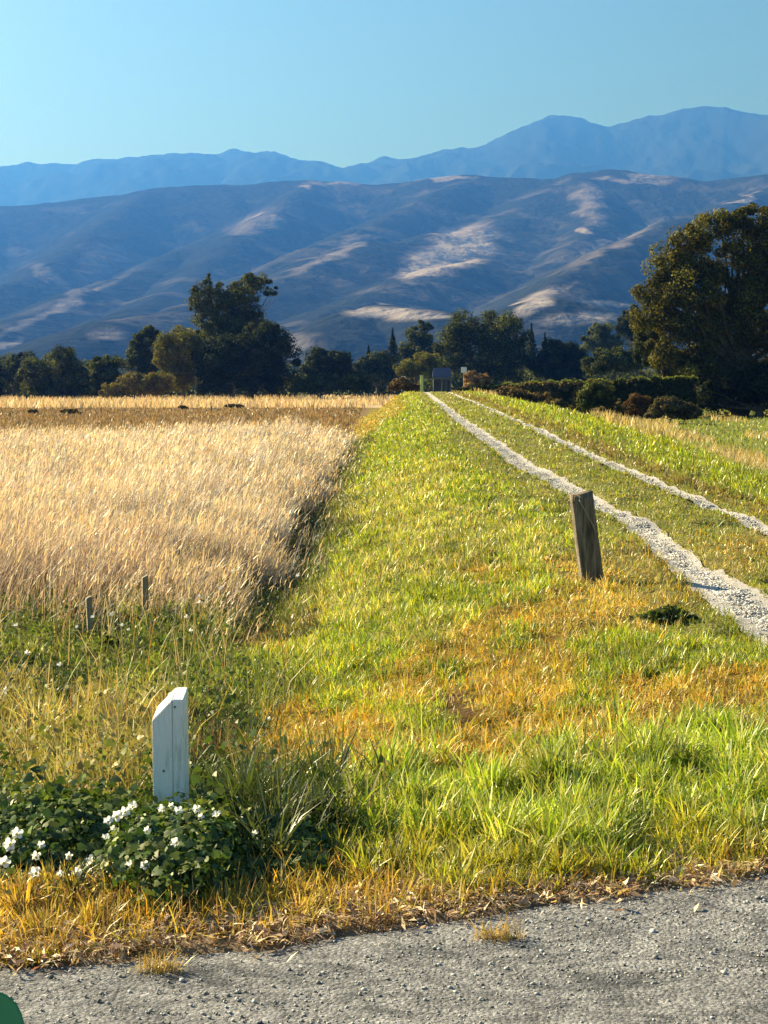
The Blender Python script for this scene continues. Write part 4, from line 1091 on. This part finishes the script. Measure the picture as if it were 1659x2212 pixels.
SPURS = [
 [(480, 505, 3600), (330, 575, 3000), (260, 605, 2700), (200, 625, 2500), (100, 665, 2200), (0, 705, 1950), (-150, 755, 1700)],
 [(1190, 402, 4150), (1075, 488, 3500), (900, 515, 3150), (800, 530, 2900), (720, 558, 2650), (600, 612, 2300), (480, 658, 2000), (380, 700, 1800)],
 [(1040, 555, 2850), (870, 605, 2400), (800, 640, 2150), (700, 680, 1850), (620, 715, 1650), (540, 755, 1450)],
 [(1659, 405, 3950), (1560, 445, 3500), (1450, 478, 3100), (1380, 508, 2800), (1310, 548, 2500), (1250, 583, 2300), (1180, 632, 2000), (1100, 680, 1700), (1040, 725, 1500)],
 [(1000, 392, 4200), (930, 422, 3900), (850, 462, 3600), (760, 500, 3300), (680, 540, 2950), (600, 585, 2600)],
 [(1250, 385, 4200), (1285, 450, 3750), (1265, 510, 3350), (1200, 560, 3000), (1120, 610, 2700)],
 [(680, 395, 4250), (600, 450, 3750), (520, 510, 3300), (450, 570, 2900), (380, 630, 2500), (300, 672, 2100), (200, 710, 1750), (90, 755, 1500)],
 [(330, 415, 4250), (240, 480, 3700), (170, 540, 3250), (60, 600, 2850), (-60, 650, 2500), (-200, 700, 2200)],
 [(1900, 470, 3200), (1750, 540, 2600), (1600, 600, 2200), (1480, 650, 1900), (1380, 700, 1650)],
 [(990, 740, 1380), (900, 672, 1520), (830, 660, 1580), (780, 668, 1560), (700, 720, 1400)],
 [(1230, 680, 1500), (1195, 645, 1560), (1150, 660, 1500), (1090, 705, 1400)],
 [(420, 668, 1900), (330, 682, 1700), (240, 705, 1550), (140, 740, 1400)],
 [(0, 470, 4200), (-80, 540, 3600), (-250, 620, 3000)],
]
def build_hills():
    nc, nr = 1150, 420
    th = np.linspace(R(-27), R(27), nc); rr = np.concatenate([np.linspace(1050, 4900, nr - 20), np.linspace(4950, 6200, 20)])
    TH, RR = np.meshgrid(th, rr)
    X = RR * np.sin(TH); Y = RR * np.cos(TH)
    lx, ly = interp_line(L2)
    RC = 4350
    ca = az(lx); ch = crest_h(lx, ly, RC)
    H = np.interp(TH, ca, ch)
    H = H + 14 * (fbm(X * .012, Y * .006, 101) - .5)
    t = np.clip((RR - 1250) / (RC - 1250), 0, 1)
    front = H * (.55 * t ** 2.2 + .45 * sstep(.0, 1, t) * t)
    rel = np.sin(np.pi * t) * 38 * (1 - np.abs(2 * fbm(TH * 26 + RR * .0014, RR * .0009, 103, 4) - 1) * 2)
    front = front - 105 * np.sin(np.pi * t) ** 1.5 * (H / 620)
    h = np.where(RR <= RC, front + rel, H * np.exp(-((RR - RC) / 900) ** 2))
    for sidx, sp in enumerate(SPURS):
        s = np.array(sp, float)
        a = az(s[:, 0]); r = s[:, 2]
        px_, py_ = r * np.sin(a), r * np.cos(a); hz = crest_h(s[:, 0], s[:, 1], r)
        best = np.full(X.shape, -1e9)
        wob = 70 * (fbm(X * .004 + sidx * 7, Y * .004, 111 + sidx) - .5)
        for i in range(len(s) - 1):
            dx, dy = px_[i + 1] - px_[i], py_[i + 1] - py_[i]; l2 = dx * dx + dy * dy
            u = np.clip(((X - px_[i]) * dx + (Y - py_[i]) * dy) / l2, 0, 1)
            dd = np.hypot(X - px_[i] - u * dx, Y - py_[i] - u * dy)
            hc = hz[i] + u * (hz[i + 1] - hz[i])
            tent = hc - (.36 if sidx == 1 else .54) * (np.sqrt(dd * dd + 40 ** 2) - 40) * (1 + .35 * (fbm(X * .006, Y * .006, 131 + sidx) - .5)) + 0 * wob
            best = np.maximum(best, tent)
        k = 14.
        h = np.maximum(h, best) + k * np.log1p(np.exp(-np.abs(h - best) / k)) * .5
    gul = (1 - np.abs(2 * fbm(X * .0032, Y * .0032, 141, 3) - 1))
    h = h + (gul - .75) * 20 * sstep(0, 160, h) * sstep(4350, 3700, RR) + 10 * (fbm(X * .02, Y * .02, 143, 3) - .5) * sstep(0, 60, h) * sstep(4350, 4000, RR)
    h = np.where(RR > 1100, h, -1) * sstep(1050, 1250, RR) - .5
    # land cover: pasture patches on forested slopes, and sunlight painted along the spur crests
    P = np.stack([X, Y, h], -1)
    px, py = proj(P)
    jx = (fbm(X * .012, Y * .012, 151) - .5) * 70; jy = (fbm(X * .012 + 9, Y * .012, 153) - .5) * 34
    m = np.zeros(X.shape)
    for ex, ey, rx, ry, tilt, s in [(660, 405, 20, 6, 0, 1), (975, 545, 104, 44, -.35, 1.5), (910, 575, 56, 28, -.4, 1.4), (1275, 440, 36, 42, 0, .5), (1265, 498, 14, 8, 0, .9), (1370, 384, 80, 6, .05, .7), (1600, 428, 45, 9, -.2, .9),
                                  (830, 672, 78, 13, 0, 1.2), (905, 685, 60, 11, 0, 1.0), (1155, 662, 46, 18, -.4, 1.2), (1310, 660, 60, 6, 0, .8), (1245, 695, 70, 14, -.1, 1), (550, 487, 70, 18, -.2, .45), (590, 475, 26, 5, 0, .7),
                                  (215, 565, 60, 34, -.6, .35), (110, 600, 50, 14, .6, .35), (235, 722, 46, 17, -.2, .6), (960, 385, 60, 5, -.05, .8), (740, 396, 80, 4, .03, .6), (720, 548, 110, 12, -.38, .55), (130, 660, 170, 9, -.42, .5),
                                  (1340, 520, 120, 10, -.5, .4), (1180, 640, 60, 8, -.5, .6), (20, 745, 30, 8, -.3, .8), (640, 735, 50, 14, 0, .35)]:
        u = (px + jx - ex) * math.cos(tilt) + (py + jy - ey) * math.sin(tilt); v = -(px + jx - ex) * math.sin(tilt) + (py + jy - ey) * math.cos(tilt)
        m = np.maximum(m, s * sstep(1.35, .5, np.hypot(u / rx, v / ry)))
    nse = fbm(X * .008, Y * .008, 155); nf = fbm(X * .05, Y * .05, 157, 3)
    m = np.clip(m * (.55 + .9 * nf) + .18 * sstep(.55, .75, nse), 0, 1.2)
    forest = np.stack([.019 + .018 * nf, .024 + .02 * nf, .024 + .014 * nf], -1)
    past_and_light = np.array([.31, .265, .25])
    C = forest * (1 - np.clip(m, 0, 1)[..., None]) + past_and_light * m[..., None]
    mt, nt, out = newmat('hill_cover')
    a = node(nt, 'ShaderNodeAttribute'); a.attribute_name = 'Col'
    d = node(nt, 'ShaderNodeBsdfDiffuse'); d.inputs['Roughness'].default_value = .5
    tc = node(nt, 'ShaderNodeTexCoord'); n = node(nt, 'ShaderNodeTexNoise'); n.inputs['Scale'].default_value = .055; n.inputs['Detail'].default_value = 5
    nt.links.new(tc.outputs['Object'], n.inputs['Vector'])
    bp = node(nt, 'ShaderNodeBump'); bp.inputs['Strength'].default_value = .8; bp.inputs['Distance'].default_value = 9
    nt.links.new(n.outputs['Fac'], bp.inputs['Height']); nt.links.new(bp.outputs[0], d.inputs['Normal'])
    nt.links.new(a.outputs['Color'], d.inputs['Color']); nt.links.new(d.outputs[0], out.inputs['Surface'])
    tag(npmesh('hills', P.reshape(-1, 3), gridfaces(nr, nc), mt, C.reshape(-1, 3), smooth=True), kind='structure')

    # far range
    nc, nr = 900, 150
    th = np.linspace(R(-27), R(27), nc); rr = np.linspace(6600, 10800, nr)
    TH, RR = np.meshgrid(th, rr); X = RR * np.sin(TH); Y = RR * np.cos(TH)
    RC = 9300; lx, ly = interp_line(L1)
    H = np.interp(TH, az(lx), crest_h(lx, ly, RC)) + 75 * (fbm(X * .0075, Y * .003, 201, 5) - .5)
    t = np.clip((RR - 6600) / (RC - 6600), 0, 1)
    rel = np.sin(np.pi * t) * 640 * (.55 - np.abs(2 * fbm(X * .0011, Y * .0006, 203, 5) - 1))
    h = np.where(RR <= RC, H * t ** .85 + rel * .8, H * np.exp(-((RR - RC) / 1100) ** 2)) - .5
    nf = fbm(X * .002, Y * .002, 205)
    C = np.stack([.018 + .02 * nf, .025 + .025 * nf, .022 + .02 * nf], -1)
    tag(npmesh('mountains', np.stack([X, Y, h], -1).reshape(-1, 3), gridfaces(nr, nc), mt, C.reshape(-1, 3), smooth=True), kind='structure')

    # woods at the foot of the hills, one mass
    n = 3400
    px = rng.uniform(-250, 1950, n); r = rng.uniform(560, 1700, n)
    a = az(px); x, y = r * np.sin(a), r * np.cos(a)
    k = fbm(x * .006, y * .006, 211) > .40
    x, y, r = x[k], y[k], r[k]; n = len(x)
    hh = rng.uniform(5, 13, n) * (1 + .2 * (r > 900))
    m = 80
    e = rng.normal(0, 1, (n, m, 3)); e /= np.linalg.norm(e, axis=-1, keepdims=True)
    P = np.stack([x, y, hh * .52 - .4], -1)[:, None] + e * np.stack([hh * .5, hh * .5, hh * .5], -1)[:, None] * rng.uniform(.6, 1.05, (n, m, 1))
    C = (pick(GREEN + GREY + OLIVE[:2], n)[:, None] * rng.normal(1, .12, (n, m, 1)))
    V, Fq, C = leafquads(P.reshape(-1, 3), (e + rng.normal(0, .4, e.shape)).reshape(-1, 3), np.repeat(hh * .26, m) * rng.uniform(.6, 1.3, n * m), C.reshape(-1, 3), .8)
    V[:, 2] = np.maximum(V[:, 2], -.4)
    tag(npmesh('woods', V, Fq, M_LEAF, C), kind='stuff')
build_hills()

# ------------------------------------------------------------------ air
def build_haze():
    bm = bmesh.new(); box(bm, -14000, 14000, -4000, 11200, -2, 1850)
    m, nt, out = newmat('haze')
    v = node(nt, 'ShaderNodeVolumePrincipled')
    v.inputs['Color'].default_value = (.034, .142, .62, 1); v.inputs['Absorption Color'].default_value = (.67, .468, .012, 1)
    v.inputs['Density'].default_value = HAZE
    v.inputs['Anisotropy'].default_value = .35
    nt.links.new(v.outputs[0], out.inputs['Volume'])
    tag(bmobj('haze', bm, m), kind='stuff')
HAZE = 2.3e-4
build_haze()

# ------------------------------------------------------------------ light, sky, camera
SUN_AZ, SUN_EL = R(-57), R(28)
sd = Vector((math.sin(SUN_AZ) * math.cos(SUN_EL), math.cos(SUN_AZ) * math.cos(SUN_EL), math.sin(SUN_EL)))
sl = bpy.data.lights.new('sun', 'SUN'); sl.energy = 5.0; sl.angle = R(.5); sl.color = (1.0, .99, .97)
so = bpy.data.objects.new('sun', sl); COL.objects.link(so); so.rotation_euler = sd.to_track_quat('Z', 'Y').to_euler()
W = bpy.data.worlds.new('World'); S.world = W; W.use_nodes = True
nt = W.node_tree; nt.nodes.clear()
sky = nt.nodes.new('ShaderNodeTexSky'); sky.sky_type = 'NISHITA'; sky.sun_disc = False
sky.sun_elevation = SUN_EL; sky.sun_rotation = SUN_AZ; sky.altitude = 0; sky.air_density = 1.0; sky.dust_density = 2.2; sky.ozone_density = 1.0
bg = nt.nodes.new('ShaderNodeBackground'); bg.inputs['Strength'].default_value = .052
wo = nt.nodes.new('ShaderNodeOutputWorld')
tint = node(nt, 'ShaderNodeMix', data_type='RGBA', blend_type='MULTIPLY'); tint.inputs['Factor'].default_value = 1
tint.inputs['B'].default_value = (.46, .745, .715, 1)
nt.links.new(sky.outputs[0], tint.inputs['A']); nt.links.new(tint.outputs['Result'], bg.inputs['Color']); nt.links.new(bg.outputs[0], wo.inputs['Surface'])

cam = bpy.data.cameras.new('camera'); co = bpy.data.objects.new('camera', cam); COL.objects.link(co)
co.location = (0, 0, EYE); co.rotation_euler = (R(90) - PITCH, 0, 0)
cam.sensor_fit = 'VERTICAL'; cam.sensor_height = 36; cam.lens = 36 * F / 2212
cam.clip_start = .05; cam.clip_end = 40000
S.camera = co

S.view_settings.view_transform = 'Standard'; S.view_settings.look = 'None'; S.view_settings.gamma = 1
S.view_settings.exposure = 1.84
S.cycles.use_denoising = True
try: S.cycles.denoiser = 'OPENIMAGEDENOISE'
except Exception: pass
S.cycles.max_bounces = 6; S.cycles.diffuse_bounces = 3; S.cycles.transmission_bounces = 4; S.cycles.volume_bounces = 0; S.cycles.transparent_max_bounces = 4
S.cycles.sample_clamp_indirect = 4
S.cycles.use_adaptive_sampling = False
